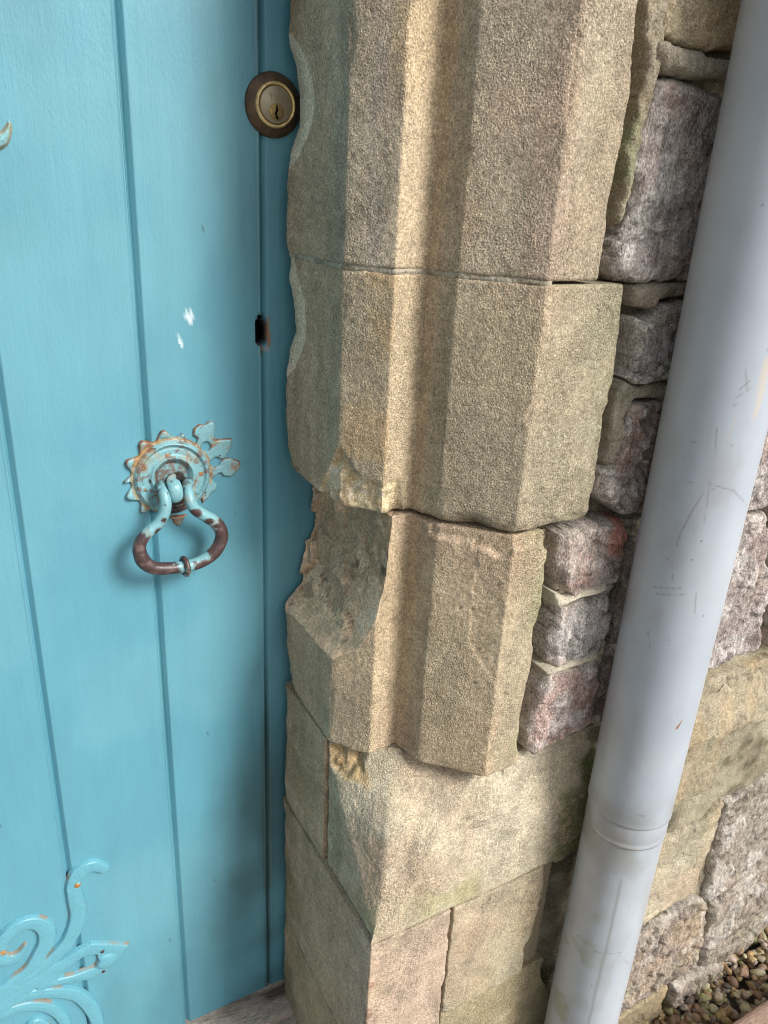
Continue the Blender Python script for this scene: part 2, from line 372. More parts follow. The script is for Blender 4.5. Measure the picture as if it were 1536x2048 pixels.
def col_p1(P):
    c = sandcol(P, base=C3(.50, .445, .33), seed=83, green=.3, ochre=.25)
    x, y, z = P[..., 0], P[..., 1], P[..., 2]
    left = (x < tab(z, KX) + .002)
    c = mix(c, C3(.31, .29, .18), left * .6*sst(-.4, .3, fbm(P, 14, 4, 84))*sst(.60, .64, y))
    c = mix(c, C3(.33, .32, .15), .6*sst(-.72, -.77, z)*sst(-.1, .4, fbm(P, 22, 4, 85)))
    c = mix(c, C3(.55, .50, .38), .5*sst(.28, .5, fbm(P, 48, 5, 86))*sst(.6, .5, x))
    mo = on_y(1165, 1530, .54)
    d = np.hypot((x - mo[0] - .01)/.03, (z - mo[2])/.035) + .5*fbm(P, 40, 4, 88)
    c = mix(c, MOSS, .9*sst(1., .55, d))
    c = mix(c, C3(.14, .15, .045), .75*sst(.58, .60, x + .02*fbm(P, 30, 3, 89))*sst(-.66, -.69, z))  # dark green where the pipe's shadow falls, painted into the stone
    hole = np.hypot((x - .345)/.016, (z + .617)/.020) + .35*fbm(P, 60, 3, 90)
    c = mix(c, C3(.50, .36, .18), .9*sst(1.1, .8, hole)*left)
    return c
def disp_p1(P, N):
    P = P.copy(); x, y, z = P[..., 0], P[..., 1], P[..., 2]
    left = sst(.372, .36, x)*(y > .60)
    d = np.hypot((y - .640)/.018, (z + .618)/.018) + .3*fbm(P, 60, 3, 90)
    k = left*.009*sst(1.1, .75, d)*(1 + .6*fbm(P, 90, 3, 91))
    d2 = np.hypot((x - .352)/.006, (z + .612)/.014)
    k = k + .010*left*sst(1.1, .6, d2)*.7
    k = k + .006*sst(-.635, -.605, z + .004*fbm(P, 30, 3, 93))*(x > .40)*(x < .50)
    k = k + .0016*fbm(P, 35, 4, 95) + .004*np.exp(-((x - .44)/.03)**2 - ((z + .675)/.02)**2)*(1 + fbm(P, 80, 3, 97))
    P[..., :2] -= N*k[..., None]; return P
stone('plinth_stone', ctrl_p1, -.787, -.5995, jamb, col_p1, disp_p1, seed=61, smooth_s=14, round_r=.0015, rough=.0008, label='broached corner stone under the moulded jamb')
def col_green(seed, k=.5, base=BUFF):
    def f(P):
        c = sandcol(P, base=base, seed=seed, green=.45, ochre=.3)
        y, z = P[..., 1], P[..., 2]
        c = mix(c, C3(.43, .33, .21), sst(.55, .58, y)*.65)  # door-side faces tinted warm against the teal bounce light
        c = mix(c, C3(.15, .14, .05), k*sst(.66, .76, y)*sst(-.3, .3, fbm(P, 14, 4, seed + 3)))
        return mix(c, C3(.30, .16, .12), .6*sst(.3, .45, fbm(P, 40, 3, seed + 5))*sst(.56, .535, y)*(P[..., 0] < .34))
    return f
def rev_ctrl(y0, y1, xs=.3275, seed=7):
    def f(z):
        q = np.stack([z*0, z*0, z], 1); c = np.zeros((len(z), 5, 2)); x = xs + .003*fbm(q, 40, 4, seed) if y0 > .77 else xs + z*0
        for k, (a, b) in enumerate([(x + .05, y0 + .012), (x + .003, y0 + .006), (x, y0 - .002), (xs + .001, y1 + .002), (xs + .03, y1 + .001)]):
            c[:, k, 0] = a; c[:, k, 1] = b
        return c
    return f
stone('plinth_stone', rev_ctrl(.783, .6625), -.7880, -.5995, jamb, col_green(91), seed=91, centre=(.42, .72), round_r=.0014, label='upright block of the reveal beside the door')
def ctrl_p3(x1, y0=.783):
    def f(z):
        q = np.stack([z*0, z*0, z], 1); c = np.zeros((len(z), 6, 2)); x = .326 + .003*fbm(q, 40, 4, 9)
        xr = x1 + .0018*fbm(q, 60, 4, 19)
        for k, (a, b) in enumerate([(x + .05, y0 + .012), (x + .003, y0 + .006), (x, y0 - .002), (.3245, .5265), (xr, .5255), (xr + .001, .56)]):
            c[:, k, 0] = a; c[:, k, 1] = b
        return c
    return f
stone('plinth_stone', ctrl_p3(.434), -1.0155, -.7882, jamb, col_green(101, base=C3(.48, .37, .28)), seed=101, round_r=.0012, label='big corner stone with pinkish front below the broach')
def ctrl_face(x0, pix, y=.5255):
    pr = xe(pix)
    def f(z):
        q = np.stack([z*0, z*0, z], 1); c = np.zeros((len(z), 4, 2)); a = x0 + .0018*fbm(q, 60, 4, 19); b = tab(z, pr) + .004*fbm(q, 40, 4, 29)
        for k, (u, v) in enumerate([(a, y + .035), (a + .001, y), (b, y), (b + .002, y + .04)]):
            c[:, k, 0] = u; c[:, k, 1] = v
        return c
    return f
stone('plinth_stone', ctrl_face(.4365, [(1090, 1740), (1080, 1800), (1060, 1870), (1050, 1890), (1040, 1944)]), -.9765, -.7882, jamb, col_green(111, base=C3(.41, .36, .25)), seed=111, centre=(.50, .60), round_r=.0014, label='front ashlar block with ragged right edge')
stone('plinth_stone', ctrl_face(.4365, [(1085, 1944), (1110, 2048), (1130, 2200)], y=.5285), -1.33, -.9785, jamb, col_green(121, base=C3(.33, .28, .17)), seed=121, centre=(.50, .60), res=.002, label='lowest front block shaded by the pipe')
stone('plinth_stone', ctrl_p3(.434), -1.33, -1.0185, jamb, col_green(131, base=C3(.36, .30, .19)), seed=131, res=.002, label='bottom corner stone')

def boxmesh(x0, x1, y0, y1, z0, z1):
    V = [(x, y, z) for x in (x0, x1) for y in (y0, y1) for z in (z0, z1)]
    F = [(0, 1, 3, 2), (4, 6, 7, 5), (0, 4, 5, 1), (2, 3, 7, 6), (0, 2, 6, 4), (1, 5, 7, 3)]
    return V, F
link('core_block', *boxmesh(.336, .600, .5365, .78, -1.29, -.7925), m_mortar, jamb, np.broadcast_to(C3(.30, .25, .17), (8, 3)), smooth=False)
link('core_block', *boxmesh(.346, .50, .640, .78, -.79, -.6025), m_mortar, jamb, np.broadcast_to(C3(.40, .31, .19), (8, 3)), smooth=False)
link('core_block', *boxmesh(.41, .50, .63, .78, -.6, .59), m_mortar, jamb, np.broadcast_to(C3(.16, .13, .09), (8, 3)), smooth=False)

# ------------------------------------------------------------------ relief builder: anything traced on a wall or door plane, with its own thickness
def sd_poly(U, V, poly):
    p = np.asarray(poly, float); d = np.full(U.shape, 1e9); s = np.ones(U.shape)
    n = len(p); j = n - 1
    for i in range(n):
        e = p[j] - p[i]; wx, wy = U - p[i, 0], V - p[i, 1]
        t = np.clip((wx*e[0] + wy*e[1]) / (e @ e + 1e-18), 0, 1)
        d = np.minimum(d, (wx - e[0]*t)**2 + (wy - e[1]*t)**2)
        c1, c2, c3 = V >= p[i, 1], V < p[j, 1], e[0]*wy > e[1]*wx
        s = np.where((c1 & c2 & c3) | (~c1 & ~c2 & ~c3), -s, s); j = i
    return s * np.sqrt(d)
def sd_stroke(U, V, pts, wd):
    d = np.full(U.shape, 1e9); pts = np.asarray(pts, float)
    for i in range(len(pts) - 1):
        a, b = pts[i], pts[i+1]; e = b - a
        t = np.clip(((U - a[0])*e[0] + (V - a[1])*e[1]) / (e @ e + 1e-18), 0, 1)
        d = np.minimum(d, np.hypot(U - a[0] - e[0]*t, V - a[1] - e[1]*t) - (wd[i]*(1 - t) + wd[i+1]*t))
    return d
def spline(pts, n=8):
    p = np.asarray(pts, float); p = np.vstack([2*p[0] - p[1], p, 2*p[-1] - p[-2]]); out = []
    for i in range(1, len(p) - 2):
        for t in np.arange(n)/n:
            out.append(.5*((2*p[i]) + (-p[i-1] + p[i+1])*t + (2*p[i-1] - 5*p[i] + 4*p[i+1] - p[i+2])*t*t + (-p[i-1] + 3*p[i] - 3*p[i+1] + p[i+2])*t**3))
    out.append(p[-2]); return np.array(out)
def relief(name, sdf, box, res, Y, height, m, parent, colour, back=.004, label=None):
    """sdf(U,V)->signed distance in metres, height(d,U,V)->how far the surface stands out of the plane Y"""
    u = np.arange(box[0], box[1], res); v = np.arange(box[2], box[3], res)
    U, V = np.meshgrid(u, v, indexing='ij'); d = sdf(U, V)
    ins = d < 0
    cell = ins[:-1, :-1] | ins[1:, :-1] | ins[1:, 1:] | ins[:-1, 1:]
    use = np.zeros_like(ins); use[:-1, :-1] |= cell; use[1:, :-1] |= cell; use[1:, 1:] |= cell; use[:-1, 1:] |= cell
    gu, gv = np.gradient(d, res); g = np.hypot(gu, gv) + 1e-9
    out = use & ~ins; mv = np.where(out, np.clip(d, 0, 1.4*res), 0)
    U2, V2 = U - mv*gu/g, V - mv*gv/g
    h = height(np.where(out, 0., -d), U2, V2)
    P = np.stack([U2, Y - h, V2], -1)
    idx = -np.ones(U.shape, int); idx[use] = np.arange(use.sum())
    q = np.stack([idx[:-1, :-1], idx[1:, :-1], idx[1:, 1:], idx[:-1, 1:]], -1)[cell]
    # side walls: boundary edges pulled back
    E = {}
    qa = np.concatenate([q[:, [0, 1]], q[:, [1, 2]], q[:, [2, 3]], q[:, [3, 0]]])
    key = np.sort(qa, 1); kk = key[:, 0].astype(np.int64)*10**8 + key[:, 1]
    _, inv, ct = np.unique(kk, return_inverse=True, return_counts=True)
    be = qa[ct[inv] == 1]
    pv = P[use]; cv = colour(pv, np.where(out, 0., -d)[use])
    bv = np.unique(be); mp = {int(a): i + len(pv) for i, a in enumerate(bv)}
    bk = pv[bv].copy(); bk[:, 1] = Y + back
    side = np.array([[b, a, mp[int(a)], mp[int(b)]] for a, b in be]).reshape(-1, 4)
    o = link(name, np.concatenate([pv, bk]), np.concatenate([q, side]), m, parent, np.concatenate([cv, cv[bv]]))
    if label: o['label'] = label
    return o

# ------------------------------------------------------------------ rubble wall to the right of the jamb
wall = thing('rubble_wall', 'purple-grey rubble stone wall with sandstone string course behind the grey pipe', 'wall', (1.2, .56, 0))
def mortar_sheet(name, x0, x1, z0, z1, res, parent, Yb, seed):
    u = np.arange(x0, x1 + res, res); v = np.arange(z0, z1 + res, res); U, V = np.meshgrid(u, v, indexing='ij')
    P = np.stack([U, U*0, V], -1)
    P[..., 1] = Yb(U, V) + .006*fbm(P, 30, 4, seed) + .002*fbm(P, 140, 3, seed + 4)
    c = mix(np.broadcast_to(C3(.20, .175, .125), P.shape), C3(.34, .31, .22), sst(-.3, .4, fbm(P, 25, 4, seed + 8)))
    c = mix(c, C3(.06, .06, .03), .6*sst(.1, .5, fbm(P, 30, 4, seed + 9)))
    o = link(name, P, quads(*U.shape), m_mortar, parent, c); o['label'] = 'recessed mortar bed'; return o
def ybed(U, V): return np.where(V > -.60, .551, .538) + .035*sst(.590, .575, U)*(V > -.60) + .012*sst(.64, .62, U)*(V <= -.60)
mortar_sheet('mortar_bed', .46, 1.35, -1.40, .62, .004, wall, ybed, 201)
mortar_sheet('mortar_bed', 1.35, 3.2, -1.40, 1.2, .02, wall, ybed, 205)
mortar_sheet('mortar_bed', .46, 1.35, .62, 1.2, .02, wall, ybed, 206)
PURP = C3(.34, .30, .265); RED = C3(.345, .24, .205); WHIT = C3(.58, .56, .53)
def rockcol(seed, a=PURP, b=RED, wht=.5, green=.2, dark=.5):
    def f(P, d):
        a_, b_ = np.asarray(a)*(1.25 if a is not PURP else 1.), np.asarray(b)*(1.2 if b is not PURP and b is not RED else 1.)
        c = mix(np.broadcast_to(a_, P.shape), b_, sst(-.1, .3, fbm(P, 22, 4, seed)))
        c = mix(c, WHIT, wht*sst(.02, .25, fbm(P, 34, 5, seed + 3)))
        c = mix(c, C3(.20, .19, .11), green*sst(.0, .4, fbm(P, 28, 4, seed + 5)))
        c = mix(c, C3(.50, .465, .40), .5*sst(.008, .0, d + .003*fbm(P, 90, 3, seed + 6)))
        c = mix(c, C3(.10, .085, .075), .7*sst(.035, .0, np.abs(fbm(P, 17, 4, seed + 31)))*(fbm(P, 9, 2, seed + 33) > -.1))
        return mix(c, C3(.06, .045, .04), dark*sst(.15, .4, fbm(P, 45, 4, seed + 7)))
    return f
def sandrock(seed, base=BUFF, green=.4):
    return lambda P, d: sandcol(P, base=base, seed=seed, green=green)
def rock(name, pix, Y, seed, colour, bulge=.010, rough=1., face=1., res=.0022, m=None, world=False, edge=.010, label=None, slope=None, jag=1.):
    if Y > .54: Y -= .008
    poly = np.array(pix, float) if world else np.array([on_y(a, b, Y)[[0, 2]] for a, b in pix])
    lo, hi = poly.min(0) - .012, poly.max(0) + .012
    def sdf(U, V):
        P = np.stack([U, U*0 + seed*.37, V], -1)
        U = U + jag*(.007*fbm(P, 22, 3, seed + 21) + .003*fbm(P, 75, 3, seed + 22)); V = V + jag*(.007*fbm(P, 22, 3, seed + 23) + .003*fbm(P, 75, 3, seed + 24))
        return sd_poly(U, V, poly) + .4*jag*(.0045*fbm(P, 45, 3, seed) + .0022*fbm(P, 150, 3, seed + 1)) + .0005
    def height(d, U, V):
        P = np.stack([U, U*0, V], -1)
        w1, w2 = .012*fbm(P, 25, 3, seed + 2), .012*fbm(P, 25, 3, seed + 3)
        ed = edge*.55*(1 + 1.1*fbm(P, 30, 3, seed + 12)); h = bulge*np.clip(d/np.maximum(ed, .001), 0, 1)**.6
        r = face*(.0085*facets(U + w1, (V + w2)*1.2, 30, seed, 1.1) + .0045*facets(U + w2, V + w1, 75, seed + 9, 1.)) + rough*(.003*fbm(P, 45, 4, seed + 5) + .0018*fbm(P, 180, 4, seed + 6))
        ck = np.abs(fbm(P, 17, 4, seed + 31)); r = r - rough*.004*sst(.035, .0, ck)*(fbm(P, 9, 2, seed + 33) > -.1)
        h = h*.75 + r*sst(0, edge*.5, d)
        if slope: h = h + slope(U, V)
        return h
    return relief(name, sdf, (lo[0], hi[0], lo[1], hi[1]), res, Y, height, m or m_rubble, wall, colour, back=.035, label=label)
# upper wall, left of and behind the pipe
rock('mortar_fill', [(1290, -60), (1340, -60), (1328, 60), (1316, 110), (1296, 215), (1283, 260), (1270, 330), (1236, 440), (1222, 470), (1246, 335), (1262, 240), (1285, 130), (1291, 60)], .548, 301, lambda P, d: mix(mix(np.broadcast_to(C3(.33, .28, .20), P.shape), C3(.27, .29, .17), sst(-.2, .3, fbm(P, 20, 3, 4))), C3(.40, .36, .28), .5*sst(0, .4, fbm(P, 60, 3, 5))), .008, .7, .15, m=m_mortar, edge=.004, label='smeared mortar strip beside the top jamb stone')
rock('ashlar_block', [(1323, -120), (1322, 30), (1316, 84), (1445, 104), (1640, 128), (1700, -100)], .546, 302, sandrock(302, C3(.44, .37, .25)), .008, .5, .05, m=m_sand, edge=.003, label='pale ashlar block at the top')
rock('mortar_fill', [(1300, 112), (1318, 90), (1360, 96), (1445, 112), (1600, 135), (1600, 170), (1440, 152), (1385, 163), (1345, 150), (1320, 155)], .544, 303, lambda P, d: mix(np.broadcast_to(C3(.36, .32, .25), P.shape), C3(.25, .24, .17), sst(0, .4, fbm(P, 40, 4, 6))), .012, .9, .4, m=m_mortar, edge=.008)
rock('rubble_stone', [(1303, 165), (1330, 158), (1390, 168), (1412, 195), (1560, 210), (1500, 565), (1355, 562), (1290, 566), (1222, 556), (1214, 520), (1222, 480), (1243, 440), (1262, 330), (1290, 225)], .540, 304, rockcol(304, C3(.30, .27, .25), C3(.29, .23, .21), .55, .2, .3), .014, .8, .35, edge=.014, label='long purple-grey stone beside the upper joint')
rock('mortar_fill', [(1262, 570), (1500, 563), (1490, 600), (1345, 590), (1310, 608), (1298, 632), (1268, 620), (1257, 600)], .546, 305, lambda P, d: mix(np.broadcast_to(C3(.37, .32, .25), P.shape), C3(.22, .20, .15), sst(.1, .4, fbm(P, 50, 4, 7))), .010, .9, .2, m=m_mortar, edge=.006)
rock('rubble_stone', [(1268, 628), (1300, 630), (1320, 608), (1350, 598), (1480, 600), (1450, 770), (1320, 768), (1262, 768), (1248, 755), (1262, 690)], .542, 306, rockcol(306, C3(.34, .32, .31), PURP, .9, .1, .35), .012, 1.1, .7, label='whitish rubble stone beside the middle jamb stone')
rock('mortar_fill', [(1238, 765), (1262, 768), (1330, 772), (1450, 772), (1440, 808), (1310, 800), (1265, 800), (1245, 845), (1220, 930), (1202, 940), (1210, 880), (1222, 800)], .546, 307, lambda P, d: mix(np.broadcast_to(C3(.38, .34, .26), P.shape), C3(.25, .24, .16), sst(0, .4, fbm(P, 40, 4, 8))), .009, .8, .15, m=m_mortar, edge=.006)
rock('rubble_stone', [(1268, 805), (1310, 802), (1440, 810), (1400, 1024), (1280, 1030), (1235, 1030), (1195, 1005), (1185, 985), (1205, 935), (1225, 925), (1245, 850)], .542, 308, rockcol(308, C3(.32, .265, .24), RED, .5, .1, .4), .012, 1.1, .7, label='pinkish rubble stone with a brown hollow at its foot')
rock('rubble_stone', [(1114, 1066), (1150, 1052), (1205, 1034), (1238, 1038), (1246, 1062), (1240, 1120), (1225, 1150), (1212, 1168), (1170, 1182), (1128, 1194), (1112, 1180), (1108, 1120)], .536, 309, lambda P, d: mix(rockcol(309, C3(.30, .25, .22), RED, .35, .15, .45)(P, d), C3(.46, .19, .14), .85*sst(1.15, .7, np.hypot((P[..., 0] - .602)/.020, (P[..., 2] + .327)/.024) + .4*fbm(P, 45, 3, 2))), .016, .7, .45, edge=.010, label='stone with red blotch just under the middle jamb stone')
rock('rubble_stone', [(1108, 1208), (1150, 1196), (1205, 1178), (1214, 1200), (1206, 1250), (1195, 1300), (1150, 1318), (1092, 1334), (1085, 1290), (1096, 1240)], .536, 310, rockcol(310, C3(.31, .29, .28), C3(.33, .24, .20), .8, .1, .6), .016, .8, .5, label='grey fractured stone beside the lowest jamb stone')
rock('rubble_stone', [(1086, 1342), (1150, 1326), (1193, 1306), (1192, 1350), (1180, 1400), (1180, 1436), (1130, 1462), (1065, 1505), (1048, 1494), (1056, 1440), (1068, 1380)], .536, 311, rockcol(311, C3(.33, .24, .215), RED, .55, .1, .55), .015, .7, .45, label='purple stone sitting on the string course')
rock('mortar_fill', [(1150, 1318), (1194, 1300), (1191, 1318), (1145, 1334), (1092, 1352), (1086, 1340)], .526, 317, lambda P, d: np.broadcast_to(C3(.46, .42, .33), P.shape)*(1 + .2*fbm(P, 60, 3, 3))[..., None], .006, .4, .1, m=m_mortar, edge=.005, jag=.4)
rock('mortar_fill', [(1108, 1184), (1130, 1192), (1214, 1166), (1212, 1180), (1150, 1200), (1106, 1212)], .524, 312, lambda P, d: np.broadcast_to(C3(.48, .44, .35), P.shape)*(1 + .2*fbm(P, 60, 3, 3))[..., None], .007, .4, .1, m=m_mortar, edge=.005, jag=.4)
rock('rubble_stone', [(1246, 1100), (1262, 1075), (1420, 1080), (1390, 1270), (1215, 1285), (1222, 1240), (1240, 1180)], .548, 313, rockcol(313, C3(.30, .27, .25), RED, .6), .012, 1., .8, label='narrow stone half hidden by the pipe')
rock('rubble_stone', [(1212, 1295), (1390, 1280), (1360, 1420), (1185, 1445), (1178, 1430), (1196, 1370)], .548, 314, rockcol(314, C3(.30, .21, .20), RED, .4), .012, 1., .8)
rock('rubble_stone', [(1236, 1035), (1420, 1030), (1415, 1072), (1256, 1068)], .552, 315, rockcol(315, C3(.24, .21, .15), GREY, .3, .5), .010, 1.2, .8, label='thin packing stone behind the pipe')
rock('mortar_fill', [(1118, 1062), (1225, 1045), (1236, 1090), (1222, 1150), (1205, 1230), (1192, 1300), (1178, 1430), (1070, 1480), (1085, 1340), (1100, 1220)], .549, 316, lambda P, d: mix(np.broadcast_to(C3(.50, .46, .37), P.shape), C3(.28, .25, .19), sst(-.1, .4, fbm(P, 40, 4, 3))), .012, .9, .5, m=m_mortar, edge=.006)
# right of the pipe
rock('rubble_stone', [(1430, 1040), (1470, 850), (1700, 800), (1680, 985), (1530, 1008), (1490, 1024)], .542, 321, rockcol(321, C3(.24, .21, .20), C3(.27, .21, .19), .5), .012, .9, .5, label='grey stone at the right edge above the long stone')
rock('rubble_stone', [(1405, 1090), (1430, 1045), (1490, 1034), (1530, 1018), (1534, 1060), (1528, 1190), (1516, 1245), (1505, 1290), (1450, 1315), (1405, 1340), (1350, 1300)], .542, 322, rockcol(322, C3(.25, .215, .205), C3(.28, .22, .20), .5), .012, .9, .5, label='long grey stone right of the pipe above the string course')
rock('rubble_stone', [(1536, 1240), (1545, 1010), (1760, 950), (1750, 1190), (1600, 1275), (1536, 1296)], .542, 323, rockcol(323), .012, .9, .5)
def wsl(U, V): return .018*sst(-.60, -.70, V)
def band(x0, x1, z0, z1, seed, Y, base, **k):
    return rock('ashlar_block', [(x0, z0), (x0, z1), (x1, z1), (x1, z0)], Y, seed, sandrock(seed, base, .5), .008, .9, .12, m=m_sand, world=True, edge=.004, **k)
band(.684, 1.35, -.686, -.592, 332, .550, C3(.34, .30, .215), slope=wsl)
band(.585, .905, -.792, -.690, 333, .534, C3(.29, .25, .17), label='dark speckled ashlar under the string course')
rock('ashlar_block', [(1190, 1745), (1400, 1640), (1440, 1600), (1426, 1660), (1400, 1730), (1385, 1778), (1300, 1830), (1250, 1880), (1150, 1900)], .534, 334, sandrock(334, C3(.43, .39, .29), .3), .008, .7, .05, m=m_sand, edge=.004, label='pale sandstone block behind the lower pipe')
rock('rubble_stone', [(1446, 1600), (1480, 1580), (1640, 1480), (1660, 1640), (1536, 1712), (1470, 1752), (1402, 1800), (1412, 1740), (1432, 1660)], .534, 335, rockcol(335, C3(.24, .215, .18), C3(.26, .22, .185), .5, .35), .012, .8, .4, label='purple-grey stone with white bloom below the string course')
rock('rubble_stone', [(1250, 1905), (1300, 1842), (1390, 1790), (1412, 1800), (1396, 1880), (1380, 1930), (1290, 1985), (1180, 2050)], .534, 336, rockcol(336, C3(.25, .205, .17), C3(.29, .225, .16), .35, .4), .012, 1., .6, label='brownish rubble beside the lower pipe')
rock('rubble_stone', [(1415, 1812), (1470, 1765), (1540, 1722), (1700, 1640), (1690, 1780), (1530, 1880), (1450, 1925), (1392, 1930), (1405, 1870)], .534, 337, rockcol(337, C3(.24, .21, .17), C3(.26, .215, .175), .4, .4), .012, .8, .4, label='rough stone low on the wall above the gravel')
rock('ashlar_block', [(1195, 2056), (1290, 1995), (1330, 1970), (1305, 2080), (1290, 2160), (1180, 2180)], .530, 338, sandrock(338, C3(.34, .28, .18)), .008, .6, .05, m=m_sand, edge=.004)
rock('rubble_stone', [(1338, 1965), (1400, 1935), (1470, 1920), (1536, 1885), (1650, 1810), (1620, 2000), (1400, 2150), (1310, 2200), (1325, 2050)], .526, 339, rockcol(339, C3(.22, .19, .155), C3(.25, .20, .16), .3, .6), .016, 1., .7, label='bottom stone resting on the gravel')
# the wall goes on beyond the frame
rng = random.Random(5); sd = 400
for z0, z1 in [(-1.36, -1.12), (-1.12, -.90), (-.90, -.69), (-.59, -.40), (-.40, -.20), (-.20, .02), (.02, .25), (.25, .44), (.44, .68), (.68, .95)]:
    x = 1.24 if z0 < -.6 else (1.12 if z0 < .2 else .57)
    if z0 > .1 and z0 < .2: x = 1.0
    while x < 2.9:
        wdt = rng.uniform(.16, .34); g = .007; j = lambda: rng.uniform(-.008, .008)
        rock('rubble_stone', [(x + g + j(), z0 + g + j()), (x + g + j(), z1 - g + j()), (x + wdt/2, z1 - g + j()), (x + wdt - g + j(), z1 - g + j()), (x + wdt - g + j(), z0 + g + j()), (x + wdt/2, z0 + g + j())], .534 if z0 < -.6 else .545, sd, rockcol(sd), .014, 1., .7, world=True, res=.006, edge=.012)
        x += wdt; sd += 1
for x0 in (1.353, 1.9, 2.4): band(x0, x0 + .49, -.686, -.592, sd, .550, C3(.34, .30, .215), slope=wsl, res=.005); sd += 1

# ------------------------------------------------------------------ the door
TEAL = C3(.100, .300, .385)
door = thing('wooden_door', 'turquoise painted plank door with iron ring handle and scrolled hinge, left of the jamb', 'door', (-.1, .80, 0))
key = on_y(522, 664, .80)
def plank(x0, x1, first=False, label=None):
    us = [x0]
    while us[-1] < x1 - .0012: us.append(us[-1] + (.0007 if min(us[-1] - x0, x1 - us[-1]) < .010 else .0022))
    us[-1] = x1; us = np.array(us)
    vs = np.concatenate([np.arange(-1.175, -.225, .005), np.arange(-.225, -.150, .0012), np.arange(-.150, .75, .005), [.75]])
    U, V = np.meshgrid(us, vs, indexing='ij'); P = np.stack([U, U*0 + .80, V], -1)
    l, r = U - x0, x1 - U
    dep = .0060*np.clip((.0066 - l)/.0054, 0, 1) - .0007*np.exp(-((r - .0022)/.0012)**2) + .006*sst(.0010, .0, r)
    P[..., 1] += dep + .0007*fbm(P, 5, 3, int(x0*1000) + 9) + .00025*fbm(P, 60, 3, 7, sc3=(1.5, 1, .1))
    vz = V - key[2]
    slot = np.hypot(U - key[0] - .0005, vz - np.clip(vz, -.0085, .0085)) - .0062 - .0005*fbm(P, 130, 2, 3)
    P[..., 1] += .022*sst(.0006, -.0006, slot)
    c = mix(np.broadcast_to(TEAL, P.shape), C3(.135, .345, .42), .6*sst(-.2, .4, fbm(P, 7, 4, 3)))
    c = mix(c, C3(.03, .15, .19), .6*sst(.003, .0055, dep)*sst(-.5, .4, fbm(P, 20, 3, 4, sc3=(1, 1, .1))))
    if first is not None and abs(x0 - .306) < .002: pass
    # grime: near the lock edge and low on the right
    ed = np.exp(-((U - .3065)/.006)**2)*.75*sst(-.4, .3, fbm(P, 25, 4, 15, sc3=(1, 1, .12)))
    low = .55*sst(.20, .285, U + .02*fbm(P, 12, 3, 16))*sst(-.60, -.78, V)*sst(-.5, .3, fbm(P, 9, 4, 17)) + .16*sst(0, .5, fbm(P, 11, 5, 117, sc3=(1, 1, .4)))
    c = mix(c, C3(.035, .075, .075), np.clip(ed + low, 0, .85))
    # bare wood at the keyhole, white scuffs, dark nicks
    kk = np.maximum(np.abs(U - key[0] - .0088) - .0016, np.abs(V - key[2] + .001) - .015) + .0022*fbm(P, 120, 3, 19)
    c = mix(c, C3(.30, .15, .08), .9*sst(.001, -.001, kk)); c = mix(c, C3(.16, .09, .05), .8*sst(.0018, .0006, slot)*sst(-.3, .2, fbm(P, 90, 3, 22)))
    kk = np.hypot((U - key[0] - .001)/.0028, (V - key[2] + .021)/.010) + .5*fbm(P, 120, 3, 20)
    c = mix(c, C3(.16, .09, .05), sst(1.0, .7, kk)); kk2 = np.hypot((U - key[0] - .006)/.005, (V - key[2] + .019)/.003) + .5*fbm(P, 150, 3, 21)
    c = mix(c, C3(.34, .32, .29), .6*sst(1., .7, kk2))
    for (a, b, su, sv) in [(380, 636, .0038, .010), (361, 686, .003, .007)]:
        w0 = on_y(a, b, .80); q = np.hypot((U - w0[0] + .25*(V - w0[2]))/su, (V - w0[2])/sv) + 1.1*1.3*fbm(P, 260, 4, 23, sc3=(1, 1, .5))
        c = mix(c, C3(.62, .72, .76), sst(1., .6, q)*.9)
    nk = fbm(P, 110, 2, 25); c = mix(c, C3(.05, .09, .10), .8*sst(.86, .90, nk))
    inner = slot < .0003; c[inner] = C3(.010, .008, .007)  # darkness inside the keyhole painted onto its walls
    o = link('plank', P, quads(*U.shape)[:, ::-1], m_door, door, c)
    if label: o['label'] = label
    return o
edges = [-.62, -.488, -.356, -.223, -.090, .0420, .1750, .3060, .40]
for i in range(len(edges) - 1): plank(edges[i], edges[i+1] )
# solid core behind the planks
def boxmesh(x0, x1, y0, y1, z0, z1):
    V = [(x, y, z) for x in (x0, x1) for y in (y0, y1) for z in (z0, z1)]
    F = [(0, 1, 3, 2), (4, 6, 7, 5), (0, 4, 5, 1), (2, 3, 7, 6), (0, 2, 6, 4), (1, 5, 7, 3)]
    return V, F
link('core_board', *boxmesh(-.62, .40, .8235, .845, -1.174, .75), m_black, door, smooth=False)

